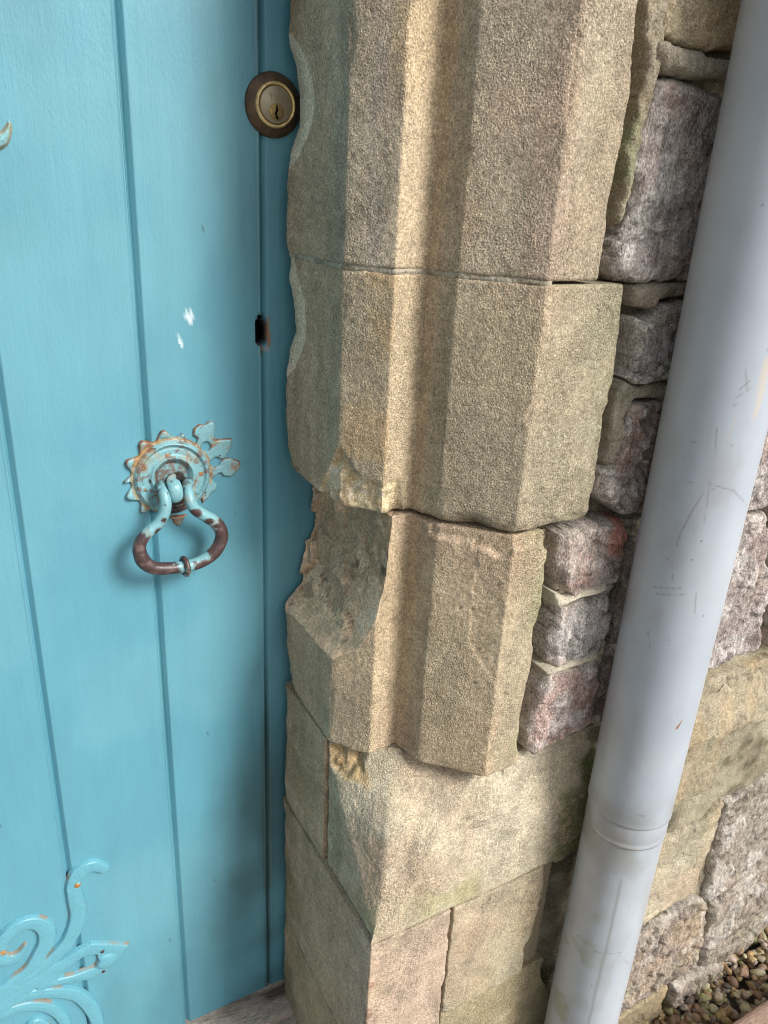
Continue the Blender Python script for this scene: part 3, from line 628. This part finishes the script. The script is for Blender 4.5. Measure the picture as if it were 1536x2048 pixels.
# lathe around the Y axis
def lathe_y(name, cx, cz, prof, m, parent, colour, n=72, ry=1.):
    pr = np.array(prof); t = np.linspace(0, 2*math.pi, n + 1)
    P = np.stack([cx + pr[:, 0][:, None]*np.cos(t), np.repeat(pr[:, 1][:, None], n + 1, 1), cz + pr[:, 0][:, None]*np.sin(t)*ry], -1)
    return link(name, P, quads(len(pr), n + 1), m, parent, colour(P))
lk = on_y(547, 210, .796)
lock = thing('lock_cylinder', '', ''); lock.parent = door; lock.location = (0, 0, 0)
for k_ in ('label', 'category', 'kind'): del lock[k_]
lock.location = -mathutils.Vector(door.location)
BR = C3(.20, .13, .055)
lx, lz = .3195, lk[2]
def brasscol(b, seed, t=.5):
    return lambda P: mix(np.broadcast_to(b, P.shape), C3(.05, .035, .025), t*sst(-.2, .4, fbm(P, 90, 4, seed)))
lathe_y('rim_ring', lx, lz, [(.0292, .803), (.0292, .7985), (.0288, .7972), (.0278, .7962), (.0215, .7936), (.0205, .7932)], mat('dull_brass', rough=.55, metal=.5, bumps=[(300, 3, .0003, I3)], var=[(160, 4, .7, 1.3, I3)]), lock, brasscol(C3(.11, .075, .045), 5, .6))
lathe_y('bevel_ring', lx, lz, [(.0206, .7934), (.0202, .7915), (.0192, .7902), (.0178, .7905), (.0172, .7925), (.0170, .796)], mat('bright_brass', rough=.3, metal=.55, bumps=[(500, 3, .0002, I3)], var=[(160, 4, .8, 1.2, I3)]), lock, brasscol(C3(.95, .72, .33), 6, .5))
lathe_y('face_plate', lx, lz, [(.0171, .7985), (.0167, .7985), (.0166, .7915), (.0160, .7908), (.0001, .7906)], mat('nickel', rough=.5, metal=.5, bumps=[(500, 3, .0002, I3)]), lock, brasscol(C3(.42, .36, .26), 7, .2))
lathe_y('key_plug', lx + .0002, lz - .0062, [(.0076, .7912), (.0074, .7901), (.0070, .7900), (.0001, .7900)], m_brass, lock, brasscol(C3(.45, .32, .13), 8, .2), 48)
relief('keyway', lambda U, V: np.minimum(sd_stroke(U, V, [(lx, lz - .0005), (lx + .0005, lz - .0045), (lx - .0008, lz - .0075), (lx + .0004, lz - .0115)], [.0006, .0011, .0010, .0009]), sd_stroke(U, V, [(lx - .0006, lz - .0112), (lx + .0014, lz - .0112)], [.0007, .0007])), (lx - .004, lx + .004, lz - .015, lz + .001), .00025, .7899, lambda d, U, V: d*0 + .0001, m_black, lock, lambda P, d: np.zeros_like(P), back=.0003)
fc = bpy.data.curves.new('lettering', 'FONT'); fc.body = 'Yale'; fc.size = .0088; fc.extrude = .00012; fc.align_x = 'CENTER'
fo = bpy.data.objects.new('lettering', fc); col.objects.link(fo); bpy.context.view_layer.update()
fm = bpy.data.meshes.new_from_object(fo.evaluated_get(bpy.context.evaluated_depsgraph_get())); bpy.data.objects.remove(fo)
fm.materials.clear(); fm.materials.append(mat('letter_brass', base=(.33, .27, .17), rough=.5, metal=.5, tint=False))
lo_ = bpy.data.objects.new('lettering', fm); col.objects.link(lo_); lo_.parent = lock
lo_.rotation_euler = (math.radians(90), 0, 0); lo_.location = (lx, .79048, lz + .0040 + H)

# ---- iron work
PT = C3(.175, .375, .42); RUST = C3(.26, .09, .03); BARE = C3(.055, .033, .032); STAIN = C3(.34, .25, .11)
def ironcol(seed, rust=.5, edge=.5, stain=.4, bare=1):
    def f(P, d=None):
        c = np.broadcast_to(PT, P.shape).copy()
        e = sst(.0022, .0003, d + .0014*fbm(P, 150, 3, seed + 1)) if d is not None else np.zeros(P.shape[:-1])
        n = fbm(P, 60, 4, seed); n2 = fbm(P, 170, 4, seed + 4)
        c = mix(c, STAIN, np.clip(stain*sst(.0, .4, n) + edge*.6*e*sst(-.3, .3, n), 0, 1))
        c = mix(c, RUST, np.clip(rust*sst(.18, .45, n + .5*n2) + edge*e*sst(-.05, .3, n2 + .5*n), 0, 1))
        return mix(c, BARE, .9*sst(.50, .58, n2)*(bare > 0))
    return f
hx, hz = .2002, -.2995
handle = thing('ring_handle', '', ''); handle.parent = door
for k_ in ('label', 'category', 'kind'): del handle[k_]
handle.location = -mathutils.Vector(door.location)
dp = lambda a, b: on_y(200 + a/4.2667, 800 + b/4.2667, .797)[[0, 2]]
leaf1 = [dp(*p) for p in [(815, 400), (840, 330), (800, 300), (805, 250), (850, 215), (900, 215), (935, 190), (975, 190), (985, 240), (975, 285), (980, 330), (960, 385), (930, 425), (900, 470), (850, 450)]]
leaf2 = [dp(*p) for p in [(900, 470), (945, 385), (985, 345), (1050, 340), (1125, 335), (1120, 390), (1100, 440), (1060, 500), (1010, 505), (975, 520), (930, 520)]]
leaf3 = [dp(*p) for p in [(935, 560), (985, 580), (1020, 540), (1060, 505), (1110, 500), (1150, 515), (1190, 525), (1200, 565), (1175, 610), (1120, 655), (1060, 650), (1030, 620), (990, 640), (960, 680), (920, 640)]]
tail = [dp(*p) for p in [(600, 1000), (625, 1020), (640, 1055), (670, 1078), (700, 1060), (710, 1015), (740, 985)]]
side = [dp(*p) for p in [(930, 640), (960, 690), (1000, 725), (995, 765), (950, 790), (930, 830), (880, 880), (860, 800)]]
h1, h2 = dp(905, 400), dp(990, 530)
def sd_plate(U, V):
    a = np.arctan2(V - hz, U - hx); r = np.hypot(U - hx, V - hz)
    on = sst(1.15, 1.35, a % (2*math.pi)) * sst(4.1, 3.9, a % (2*math.pi))
    lob = .0440 + on*.0090*np.abs(np.sin((a - 1.45)*math.pi/.50))**2.2
    d = r - lob
    for p in (leaf1, leaf2, leaf3, tail, side): d = np.minimum(d, sd_poly(U, V, p) - .0006)
    for h in (h1, h2): d = np.maximum(d, .0052 - np.hypot(U - h[0], V - h[1]))
    return d
def h_plate(d, U, V):
    r = np.hypot(U - hx, V - hz)
    P = np.stack([U, U*0, V], -1)
    a_ = np.arctan2(V - hz, U - hx); ridge = np.abs(np.sin((a_ - 1.45)*math.pi/.50))**3*sst(.044, .047, r)*(r < .056)
    h = .0032*np.sqrt(np.clip(1 - (1 - np.clip(d/.003, 0, 1))**2, 0, 1)) + .0022*ridge*(np.cos(a_ - 2.6) > .1) + .0006*fbm(P, 90, 3, 3) - .0016*sst(.008, .003, np.abs(r - .0465))*0
    h = h + sst(.0415, .0405, r)*.0018                      # the disc
    h = h + .0028*np.exp(-((r - .0375)/.0020)**2) - .0006*np.exp(-((r - .0335)/.0015)**2)
    h = h + .0032*np.exp(-((r - .0225)/.0022)**2)
    h = h - .004*sst(.020, .015, r)
    return h
def c_plate(P, d):
    c = ironcol(11, .55, .9, .45)(P, d)
    r = np.hypot(P[..., 0] - hx, P[..., 2] - hz); n = fbm(P, 80, 4, 33)
    c = mix(c, C3(.34, .21, .07), .85*np.exp(-((r - .0430)/.0018)**2)*sst(-.3, .2, n + .4*(P[..., 2] > hz)))
    c = mix(c, C3(.20, .07, .03), .8*sst(.0435, .045, r)*sst(.0016, .0003, d)*sst(-.25, .15, fbm(P, 130, 3, 35)))
    c = mix(c, C3(.12, .05, .03), .9*np.exp(-((r - .0172)/.0024)**2)*sst(-.3, .15, n))
    c = mix(c, C3(.12, .05, .03), .8*sst(.0165, .012, r)*sst(-.15, .25, fbm(P, 90, 4, 37)))
    c = mix(c, C3(.10, .045, .03), .7*np.exp(-((r - .0400)/.0012)**2)*sst(.0, .3, fbm(P, 100, 3, 39)))
    up = (P[..., 2] - hz)/.04
    c = mix(c, C3(.17, .07, .035), .75*sst(.12, .3, fbm(P, 95, 5, 38, g=.7))*sst(.058, .04, r))
    c = mix(c, STAIN, .6*sst(.2, .9, up)*sst(-.1, .3, n)*sst(.041, .038, r)*sst(.02, .024, r))
    dk = np.hypot((P[..., 0] - hx - .002)/.015, (P[..., 2] - hz + .020)/.024) + .3*n  # recess and hub shadow below the tongue, painted near black
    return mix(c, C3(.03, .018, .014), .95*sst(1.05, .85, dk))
relief('back_plate', sd_plate, (hx - .06, hx + .085, hz - .065, hz + .075), .0006, .7995, h_plate, m_iron, handle, c_plate, back=.002)
def dome(name, x, y, z, r, hgt, parent, colf, slot=True, m=None):
    pr = [(r, y + .001)] + [(r*math.cos(t), y - hgt*math.sin(t)) for t in np.linspace(0, math.pi/2 - .02, 8)]
    o = lathe_y(name, x, z, pr, m or m_iron, parent, lambda P: colf(P), 20)
    return o
for (a, b) in [(365, 755), (855, 625), (570, 475)]:
    s = dp(a, b); dome('screw', s[0], .7950, s[1], .0034, .0012, handle, lambda P: mix(np.broadcast_to(C3(.28, .15, .07), P.shape), PT, sst(-.1, .3, fbm(P, 200, 2, 3))))
# hub between the arms: cup + tongue
def tube(name, pts, rad, m, parent, colour, n=20, flat=1.):
    p = np.array(pts, float); T = np.gradient(p, axis=0); T /= np.linalg.norm(T, axis=1, keepdims=True)
    up = np.array([0, 1., 0]); A = np.cross(T, up); A /= np.linalg.norm(A, axis=1, keepdims=True) + 1e-9; B = np.cross(T, A)
    t = np.linspace(0, 2*math.pi, n + 1); r = np.asarray(rad)[:, None, None]
    P = p[:, None] + r*(A[:, None]*np.cos(t)[None, :, None] + flat*B[:, None]*np.sin(t)[None, :, None])
    P = np.concatenate([np.repeat(p[:1, None], n + 1, 1), P, np.repeat(p[-1:, None], n + 1, 1)], 0)
    return link(name, P, quads(P.shape[0], n + 1)[:, ::-1], m, parent, colour(P))
def d3(a, b, Y): return on_y(200 + a/4.2667, 800 + b/4.2667, Y)
tg = spline([d3(615, 665, .792), d3(618, 690, .781), d3(635, 730, .774), d3(650, 780, .771), d3(655, 830, .772), d3(658, 850, .776)], 6)
tube('hub_tongue', tg, np.interp(np.linspace(0, 1, len(tg)), [0, .1, .5, .9, 1], [.004, .0068, .0074, .0070, .004]), m_iron, handle, lambda P: mix(ironcol(15, .25, 0, .3)(P), RUST, .85*sst(hz + .006, hz + .010, P[..., 2])), flat=.6)
for (a, b) in [(525, 770), (745, 745)]:
    e = spline([d3(a - 2 if a < 600 else a + 2, b - 45, .795), d3(a, b - 20, .783), d3(a, b + 10, .777)], 5)
    tube('hub_ear', e, np.interp(np.linspace(0, 1, len(e)), [0, .4, 1], [.0055, .0062, .005]), m_iron, handle, lambda P: mix(ironcol(16, .5, 0, .4)(P), BARE, .7*sst(-.1, .2, fbm(P, 100, 3, 2))))
pin = spline([d3(520, 770, .784), d3(630, 760, .784), d3(750, 750, .784)], 4)
tube('hinge_pin', pin, [.0045]*len(pin), m_iron, handle, lambda P: mix(np.broadcast_to(BARE, P.shape), RUST, sst(0, .3, fbm(P, 90, 3, 2))))
path = [(535, 745, .781), (545, 800, .773), (560, 880, .769), (545, 970, .768), (490, 1060, .768), (400, 1140, .767), (340, 1230, .766), (345, 1320, .765), (385, 1390, .765), (470, 1435, .765), (590, 1435, .764), (725, 1420, .764), (860, 1380, .765), (975, 1300, .765), (1035, 1190, .766), (1030, 1110, .767), (980, 1040, .768), (890, 985, .768), (810, 930, .769), (770, 860, .770), (755, 790, .775), (750, 735, .781)]
rp = spline([d3(*p) for p in path], 8)
tt = np.linspace(0, 1, len(rp))
rr = np.interp(tt, [0, .05, .12, .25, .36, .5, .62, .74, .88, .95, 1], [.0035, .0052, .0058, .0057, .0072, .0060, .0066, .0066, .0056, .0052, .0035])
def c_ring(P):
    c = ironcol(21, .25, 0, .25)(P); x, z = P[..., 0], P[..., 2]; n = .007*fbm(P, 110, 5, 41, g=.7) + .0025*fbm(P, 380, 2, 42)
    def blob(a, b, ra, rb, rot=0):
        q = d3(a, b, .766); return np.hypot((x - q[0])/ra, (z - q[2])/rb) - 1 + n*45
    bare = np.minimum.reduce([blob(330, 1300, .017, .024), blob(430, 1430, .024, .013), blob(560, 1450, .015, .008), blob(1060, 1160, .011, .026), blob(1010, 1290, .014, .018), blob(900, 1390, .014, .008)])
    c = mix(c, mix(np.broadcast_to(C3(.058, .036, .036), P.shape), C3(.13, .085, .08), sst(.0, .4, fbm(P, 150, 3, 46))), sst(.06, -.04, bare))
    for q in [(810, 960, .006, .005), (920, 1025, .005, .004), (535, 1015, .003, .0025), (490, 1130, .004, .006), (1000, 1060, .006, .003)]:
        c = mix(c, BARE, sst(.2, -.1, blob(*q)))
    for q in [(640, 1385), (635, 1440), (795, 1370), (798, 1420), (700, 1400), (640, 1475), (800, 1450)]:
        c = mix(c, BARE, sst(.2, -.1, blob(*q, .0018, .0018)))
    ins = d3(700, 1320, .765)[2]                   # rusted inner edge of the grip
    s = np.hypot((x - hx - .002)/.045, 1)
    return mix(c, C3(.30, .13, .05), .9*sst(-.004, .0, z - (ins - .001) - .25*np.clip(x - hx - .012, 0, 1) + .0015*fbm(P, 250, 2, 44))*sst(hx - .024, hx - .018, x)*sst(hx + .036, hx + .030, x)*(z < ins + .03)*(P[..., 1] > .764))
tube('ring', rp, rr*1.1, m_iron, handle, c_ring, 28)
cl = [d3(725, 1420, .764) + np.array([.0095*math.cos(t)*.12 - .0*t, -.0092*math.cos(t), .0092*math.sin(t)]) for t in np.linspace(0, 2*math.pi, 26)]
tube('ring_collar', cl, [.0028]*26, m_iron, handle, lambda P: mix(np.broadcast_to(C3(.08, .05, .045), P.shape), C3(.30, .42, .42), .7*sst(.1, .3, fbm(P, 160, 3, 9))), 12)

# scrolled hinge, bottom left
hinge = thing('strap_hinge', '', ''); hinge.parent = door
for k_ in ('label', 'category', 'kind'): del hinge[k_]
hinge.location = -mathutils.Vector(door.location)
z7 = lambda x, y: on_y(x/2.56, 1650 + y/2.56, .797)[[0, 2]]
def zs(l): return spline([z7(*p) for p in l], 6)
kk = .00043
def W(l, n): return np.interp(np.linspace(0, 1, n), np.linspace(0, 1, len(l)), l)*kk/2
strokes = []
def addst(pts, wd): s = zs(pts); strokes.append((s, W(wd, len(s))))
addst([(532, 222), (480, 208), (430, 225), (392, 262), (375, 310), (385, 370), (400, 440), (385, 520), (345, 600), (280, 670), (200, 740), (110, 800)], [34, 42, 46, 52, 44, 46, 52, 52, 50, 48, 46, 44, 40])
addst([(0, 850), (70, 800), (150, 740), (205, 660), (240, 590), (232, 530), (180, 500), (110, 512), (45, 555), (0, 620), (-10, 670), (35, 690), (95, 665), (130, 615)], [44, 44, 46, 50, 54, 52, 46, 44, 46, 46, 44, 42, 30, 12])
addst([(40, 905), (110, 880), (200, 860), (300, 855), (400, 875), (460, 930), (495, 1000), (500, 1100)], [40, 44, 44, 42, 44, 46, 44, 44])
addst([(-20, 985), (60, 945), (150, 925), (240, 930), (300, 965), (335, 1020), (345, 1100)], [36, 38, 40, 40, 38, 36, 34])
addst([(140, 1060), (160, 1020), (200, 1005), (240, 1030), (250, 1080)], [26, 30, 30, 28, 20])
addst([(-400, 1130), (-120, 960), (0, 900), (100, 840), (200, 780)], [150, 130, 100, 70, 50])
leafC = [z7(*p) for p in [(150, 800), (230, 735), (310, 690), (390, 640), (470, 598), (560, 600), (662, 606), (630, 655), (585, 705), (530, 752), (470, 785), (390, 800), (280, 820), (190, 845)]]
holeC = [z7(*p) for p in [(330, 742), (385, 700), (440, 665), (490, 662), (500, 690), (480, 722), (430, 742), (370, 762), (300, 778)]]
pad = z7(540, 688)
def sd_h(U, V):
    d = np.full(U.shape, 9.)
    for s, wd_ in strokes: d = np.minimum(d, sd_stroke(U, V, s, wd_))
    c = np.maximum(sd_poly(U, V, leafC) - .0004, -sd_poly(U, V, holeC))
    return np.minimum(d, c)
def h_h(d, U, V):
    P = np.stack([U, U*0, V], -1)
    h = .0052*sst(-.0002, .0022, d) + .0008*np.clip(d/.008, 0, 1) + .0005*fbm(P, 60, 3, 3)
    return h + .0028*np.sqrt(np.clip(1 - (np.hypot((U - pad[0])/.013, (V - pad[1])/.012))**2, 0, 1))
b0, b1 = z7(-420, 1150), z7(700, 150)
relief('scroll_plate', sd_h, (b0[0], .29, -1.30 + .13, b1[1] + .02), .0009, .7995, h_h, m_iron, hinge, lambda P, d: mix(mix(ironcol(51, .0, .0, .0, 0)(P, d), C3(.10, .325, .42), np.full(P.shape[:-1], .8)), mix(np.broadcast_to(RUST, P.shape), STAIN, np.full(P.shape[:-1], .5)), np.clip(.8*sst(.0024, .0004, d)*sst(.10, .40, fbm(P, 30, 4, 53)), 0, 1)), back=.002)
for (a, b) in [(395, 298), (12, 645), (522, 638), (527, 738)]:
    s = z7(a, b); dome('screw', s[0], .7935, s[1], .0040 if a < 500 else .0026, .0014, hinge, (lambda P: mix(np.broadcast_to(C3(.34, .17, .05), P.shape), PT, sst(.0, .3, fbm(P, 200, 2, 3)))) if a < 500 else (lambda P: np.broadcast_to(C3(.05, .03, .03), P.shape)))
link('strap', *boxmesh(-.60, b0[0] + .03, .7925, .8005, z7(-400, 1130)[1] - .028, z7(-400, 1130)[1] + .028), m_iron, hinge, np.broadcast_to(PT, (8, 3)), smooth=False)
# tip of the upper ornament, mostly outside the frame
up = thing('hinge_ornament', '', ''); up.parent = door
for k_ in ('label', 'category', 'kind'): del up[k_]
up.location = -mathutils.Vector(door.location)
zt = lambda x, y: on_y(x/17.07, 200 + y/17.07, .797)[[0, 2]]
tip = [zt(*p) for p in [(280, 680), (370, 730), (425, 880), (420, 1080), (390, 1300), (290, 1540), (140, 1650), (-100, 1760), (-600, 1900), (-1400, 2000), (-1500, 1500), (-700, 1300), (-200, 1150), (60, 1030), (170, 880)]]
relief('leaf_tip', lambda U, V: sd_poly(U, V, tip), (-.2, .10, -.1, .2), .0006, .7995, lambda d, U, V: .004*sst(0, .0025, d) + .002*np.clip(d/.006, 0, 1), m_iron, up, lambda P, d: mix(ironcol(61, .3, .5, .4)(P, d), STAIN, .7*sst(.004, .001, d)*(P[..., 2] < .036)), back=.002)
link('strap', *boxmesh(-.60, zt(-1000, 1700)[0], .7935, .8004, zt(-1400, 1750)[1] - .02, zt(-1400, 1750)[1] + .02), m_iron, up, np.broadcast_to(PT, (8, 3)), smooth=False)

# ------------------------------------------------------------------ drainpipe
CX, CY = .642, .4725
pipe = thing('drainpipe', 'thick pale grey plastic drainpipe with scuffs standing against the wall', 'pipe', (CX, CY, 0))
def on_cyl(px, py, R):
    r = ray(px, py); C = np.array([CX, CY]); a = r[:2] @ r[:2]; b = -2*r[:2] @ C; c = C @ C - R*R
    return r * ((-b - math.sqrt(max(0, b*b - 4*a*c))) / (2*a))
def pipe_part(name, prof, colour, res_t=300, cx=CX, cy=CY):
    pr = np.array(prof); t = np.linspace(0, 2*math.pi, res_t + 1) + .6
    P = np.stack([cx + pr[:, 0][:, None]*np.cos(t), cy + pr[:, 0][:, None]*np.sin(t), np.repeat(pr[:, 1][:, None], res_t + 1, 1)], -1)
    return link(name, P, quads(len(pr), res_t + 1)[:, ::-1], m_pipe, pipe, colour(P))
PG = C3(.385, .435, .495)
SCR = [[(1490, 728), (1494, 785)], [(1500, 777), (1472, 795)], [(1466, 812), (1478, 806)], [(1434, 855), (1429, 910)], [(1421, 955), (1408, 1045)], [(1408, 985), (1385, 1020), (1362, 1065), (1347, 1110), (1345, 1160)], [(1422, 968), (1465, 980), (1492, 1012)], [(1308, 1173), (1362, 1176)], [(1310, 1187), (1372, 1188)], [(1392, 1185), (1389, 1228)], [(1478, 780), (1500, 760)], [(1296, 1262), (1301, 1296)], [(1255, 1625), (1290, 1632)], [(1260, 1930), (1240, 1912)], [(1175, 1900), (1245, 1908)], [(1290, 1778), (1270, 1820)], [(1410, 1640), (1395, 1700)], [(1380, 880), (1392, 884)], [(1376, 962), (1388, 965)]]
def pipecol(P):
    c = mix(np.broadcast_to(PG, P.shape), C3(.44, .485, .54), .5*sst(-.3, .4, fbm(P, 9, 4, 3)))
    z = P[..., 2]; A = np.arctan2(P[..., 1] - CY, P[..., 0] - CX)
    for s in SCR:
        q = [on_cyl(a, b, .048) for a, b in s]
        uv = [((math.atan2(p[1] - CY, p[0] - CX)), p[2]) for p in q]
        d = sd_stroke(A*.048, z, [(a*.048, b) for a, b in uv], [.0004] + [.0006]*(len(uv) - 2) + [.0003])
        c = mix(c, C3(.22, .22, .23), .75*sst(.0007, -.0003, d)*sst(-.6, -.1, fbm(P, 120, 2, 7)))
    # beige bare patch, brown nick
    q = on_cyl(1512, 800, .048); a0 = math.atan2(q[1] - CY, q[0] - CX)
    d = np.maximum(np.abs((A - a0)*.048 - .20*(z - q[2])) - .009, np.abs(z - q[2]) - .036) + .010*fbm(P, 60, 4, 8, sc3=(2, 2, .25))
    c = mix(c, C3(.50, .45, .38), .7*sst(.003, -.002, d)*sst(-.25, .2, fbm(P, 170, 3, 12, sc3=(2, 2, .10))))
    q1, q2 = on_cyl(1365, 1439, .048), on_cyl(1353, 1456, .048)
    d = sd_stroke(A*.048, z, [(math.atan2(p[1] - CY, p[0] - CX)*.048, p[2]) for p in (q1, q2)], [.0002, .0014])
    c = mix(c, C3(.28, .12, .05), sst(.0005, -.0003, d))
    n = fbm(P, 26, 4, 17, sc3=(1, 1, .5))
    c = mix(c, C3(.30, .29, .28), .28*sst(.1, .5, n))                                  # smudges
    c = mix(c, C3(.13, .13, .13), .8*sst(.80, .86, fbm(P, 230, 2, 18)))                    # specks
    c = mix(c, C3(.22, .20, .17), .55*sst(-.60, -.655, z + .01*fbm(P, 30, 3, 19))*sst(-.80, -.70, z)*sst(-.4, .4, fbm(P, 20, 4, 21)))
    g = sst(2.6, 2.9, A % (2*math.pi))*sst(4.2, 3.2, A % (2*math.pi))*sst(-.70, -.85, z)
    c = mix(c, C3(.22, .24, .12), .5*g*sst(.05, .35, fbm(P, 25, 4, 23)))
    vs_ = on_cyl(1250, 1740, .0467); av = math.atan2(vs_[1] - CY, vs_[0] - CX)
    dd = (A - av)*.0467 + .0015*fbm(P, 20, 3, 29)
    return mix(c, C3(.22, .22, .21), .55*sst(.0035, 0, np.abs(dd + .001))*sst(-.73, -.75, z))
zz = lambda a, b, n: np.linspace(a, b, n)
pipe_part('upper_pipe', [(.0485, z) for z in zz(1.0, .25, 12)] + [(.0485, z) for z in zz(.248, -.655, 560)] + [(.0488, -.6575), (.0488, -.660), (.0479, -.6613), (.046, -.6615)], pipecol)
pipe_part('coupling_band', [(.046, -.6600), (.0474, -.6625), (.0474, -.682), (.0471, -.685), (.0475, -.6870), (.0476, -.6885), (.0474, -.6905), (.0469, -.6925), (.045, -.693)], lambda P: mix(mix(pipecol(P), C3(.46, .47, .48), .6*sst(-.6860, -.6875, P[..., 2])*sst(-.1, .3, fbm(P, 60, 3, 4))), C3(.30, .22, .12), .6*sst(.0025, .0, np.abs(P[..., 2] + .6835))*sst(-.1, .3, fbm(P, 40, 3, 5))))
pipe_part('lower_pipe', [(.0467, z) for z in zz(-.688, -1.40, 420)], lambda P: pipecol(P)*np.array([1.04, 1.04, 1.02]), cx=CX + .001, cy=CY + .001)

# ------------------------------------------------------------------ ground, step, gravel, edging
g = link('ground', [(-60, -60, -1.302), (60, -60, -1.302), (60, .9, -1.302), (-60, .9, -1.302)], [(0, 1, 2, 3)], m_ground, smooth=False); g['kind'] = 'structure'
u = np.arange(-.75, .345, .003); v = np.arange(.30, .86, .003); U, V = np.meshgrid(u, v, indexing='ij')
P = np.stack([U, V, U*0 - 1.186], -1); P[..., 2] += .0015*fbm(P, 30, 4, 3) - .03*sst(.312, .303, V)
c = mix(np.broadcast_to(C3(.44, .38, .33), P.shape), C3(.26, .21, .18), sst(-.1, .5, fbm(P, 40, 4, 6)))
tag(link('doorstep', np.concatenate([P, P[:, :1] - np.array([0, 0, .14])], 1)[:, ::-1] if False else P, quads(*U.shape), m_step, None, c), 'brown speckled stone doorstep at the foot of the blue door', 'doorstep')
link_step = link('step_riser', *boxmesh(-.75, .3255, .306, .86, -1.30, -1.192), m_step, None, np.broadcast_to(C3(.22, .17, .14), (8, 3)), smooth=False)
link_step.parent = bpy.data.objects['doorstep']
u = np.arange(-.65, .36, .003); t = np.linspace(0, 1, 22)
prof = np.array([(.745, -1.188), (.746, -1.178), (.750, -1.1755), (.78, -1.1745), (.81, -1.1745), (.83, -1.175)])
pf = np.stack([np.interp(t, np.linspace(0, 1, 6), prof[:, 0]), np.interp(t, np.linspace(0, 1, 6), prof[:, 1])], 1)
P = np.stack([np.repeat(u[:, None], 22, 1), np.repeat(pf[None, :, 0], len(u), 0), np.repeat(pf[None, :, 1], len(u), 0)], -1)
P[..., 2] += .0015*fbm(P, 40, 4, 9, sc3=(.3, 1, 1)); P[..., 1] += .004*fbm(P, 30, 3, 10)
tag(link('threshold_strip', P, quads(len(u), 22)[:, ::-1], m_wood, None, mix(np.broadcast_to(C3(.42, .36, .31), P.shape), C3(.14, .10, .08), sst(-.1, .3, fbm(P, 60, 4, 12, sc3=(.2, 1, 1))))), 'weathered brown timber threshold strip under the blue door', 'threshold')
rn = np.random.RandomState(4)
def pebble_arrays(n, cx, cy, cz, s, seed):
    ico_u = np.linspace(0, math.pi, 9); ico_v = np.linspace(0, 2*math.pi, 13)
    a, b = np.meshgrid(ico_u, ico_v, indexing='ij')
    base = np.stack([np.sin(a)*np.cos(b), np.sin(a)*np.sin(b), np.cos(a)], -1)
    f0 = quads(9, 13)
    Vs, Fs, Cs = [], [], []
    pal = [C3(.30, .20, .10), C3(.36, .27, .13), C3(.38, .35, .22), C3(.22, .14, .09), C3(.12, .10, .085), C3(.40, .35, .25), C3(.28, .19, .11), C3(.26, .25, .12), C3(.33, .27, .22)]
    for i in range(n):
        r = np.random.RandomState(seed + i)
        sx = s[i]*np.array([r.uniform(.9, 1.35), r.uniform(.7, 1.), r.uniform(.5, .75)])
        q = base*sx; q = q*(1 + .5*fbm(base*1., 1.1, 2, seed + i, sc3=(1, 1, 1)))[..., None]
        e = mathutils.Euler(r.uniform(-.6, .6, 2).tolist() + [r.uniform(0, 6.28)]).to_matrix(); q = q @ np.array(e).T
        q = q + np.array([cx[i], cy[i], cz[i]])
        Vs.append(q.reshape(-1, 3)); Fs.append(f0 + i*117); Cs.append(np.broadcast_to(pal[r.randint(len(pal))]*r.uniform(.7, 1.35), (117, 3)))
    return np.concatenate(Vs), np.concatenate(Fs), np.concatenate(Cs)
n = 2600
px_ = rn.uniform(.78, 2.1, n); py_ = rn.uniform(.41, .535, n); ss = rn.uniform(.0045, .0100, n)
pz_ = -1.290 + np.clip((px_ - .95)*.2, -.01, .06) + rn.uniform(-.008, .006, n)
Vp, Fp, Cp = pebble_arrays(n, px_, py_, pz_, ss, 900)
gr = link('gravel', Vp, Fp, m_pebble, None, Cp, smooth=False); tag(gr, 'brown and yellow pebbles filling the strip between wall and edging board', 'gravel', kind='stuff')
u = np.arange(.60, 2.3, .005); prof = np.array([(.4225, -1.302), (.4225, -1.206), (.419, -1.2), (.36, -1.199), (.335, -1.2), (.332, -1.206), (.332, -1.302)])
t = np.linspace(0, 1, 40); pf = np.stack([np.interp(t, np.linspace(0, 1, 7), prof[:, k]) for k in (0, 1)], 1)
P = np.stack([np.repeat(u[:, None], 40, 1), np.repeat(pf[None, :, 0], len(u), 0), np.repeat(pf[None, :, 1], len(u), 0)], -1)
P[..., 1] += .0015*fbm(P, 20, 3, 10)
tag(link('edging_board', P, quads(len(u), 40), m_wood, None, mix(np.broadcast_to(C3(.36, .25, .20), P.shape), C3(.25, .17, .13), sst(-.1, .4, fbm(P, 40, 4, 14, sc3=(.2, 1, 1))))), 'pinkish brown timber edging board holding back the gravel', 'edging board')
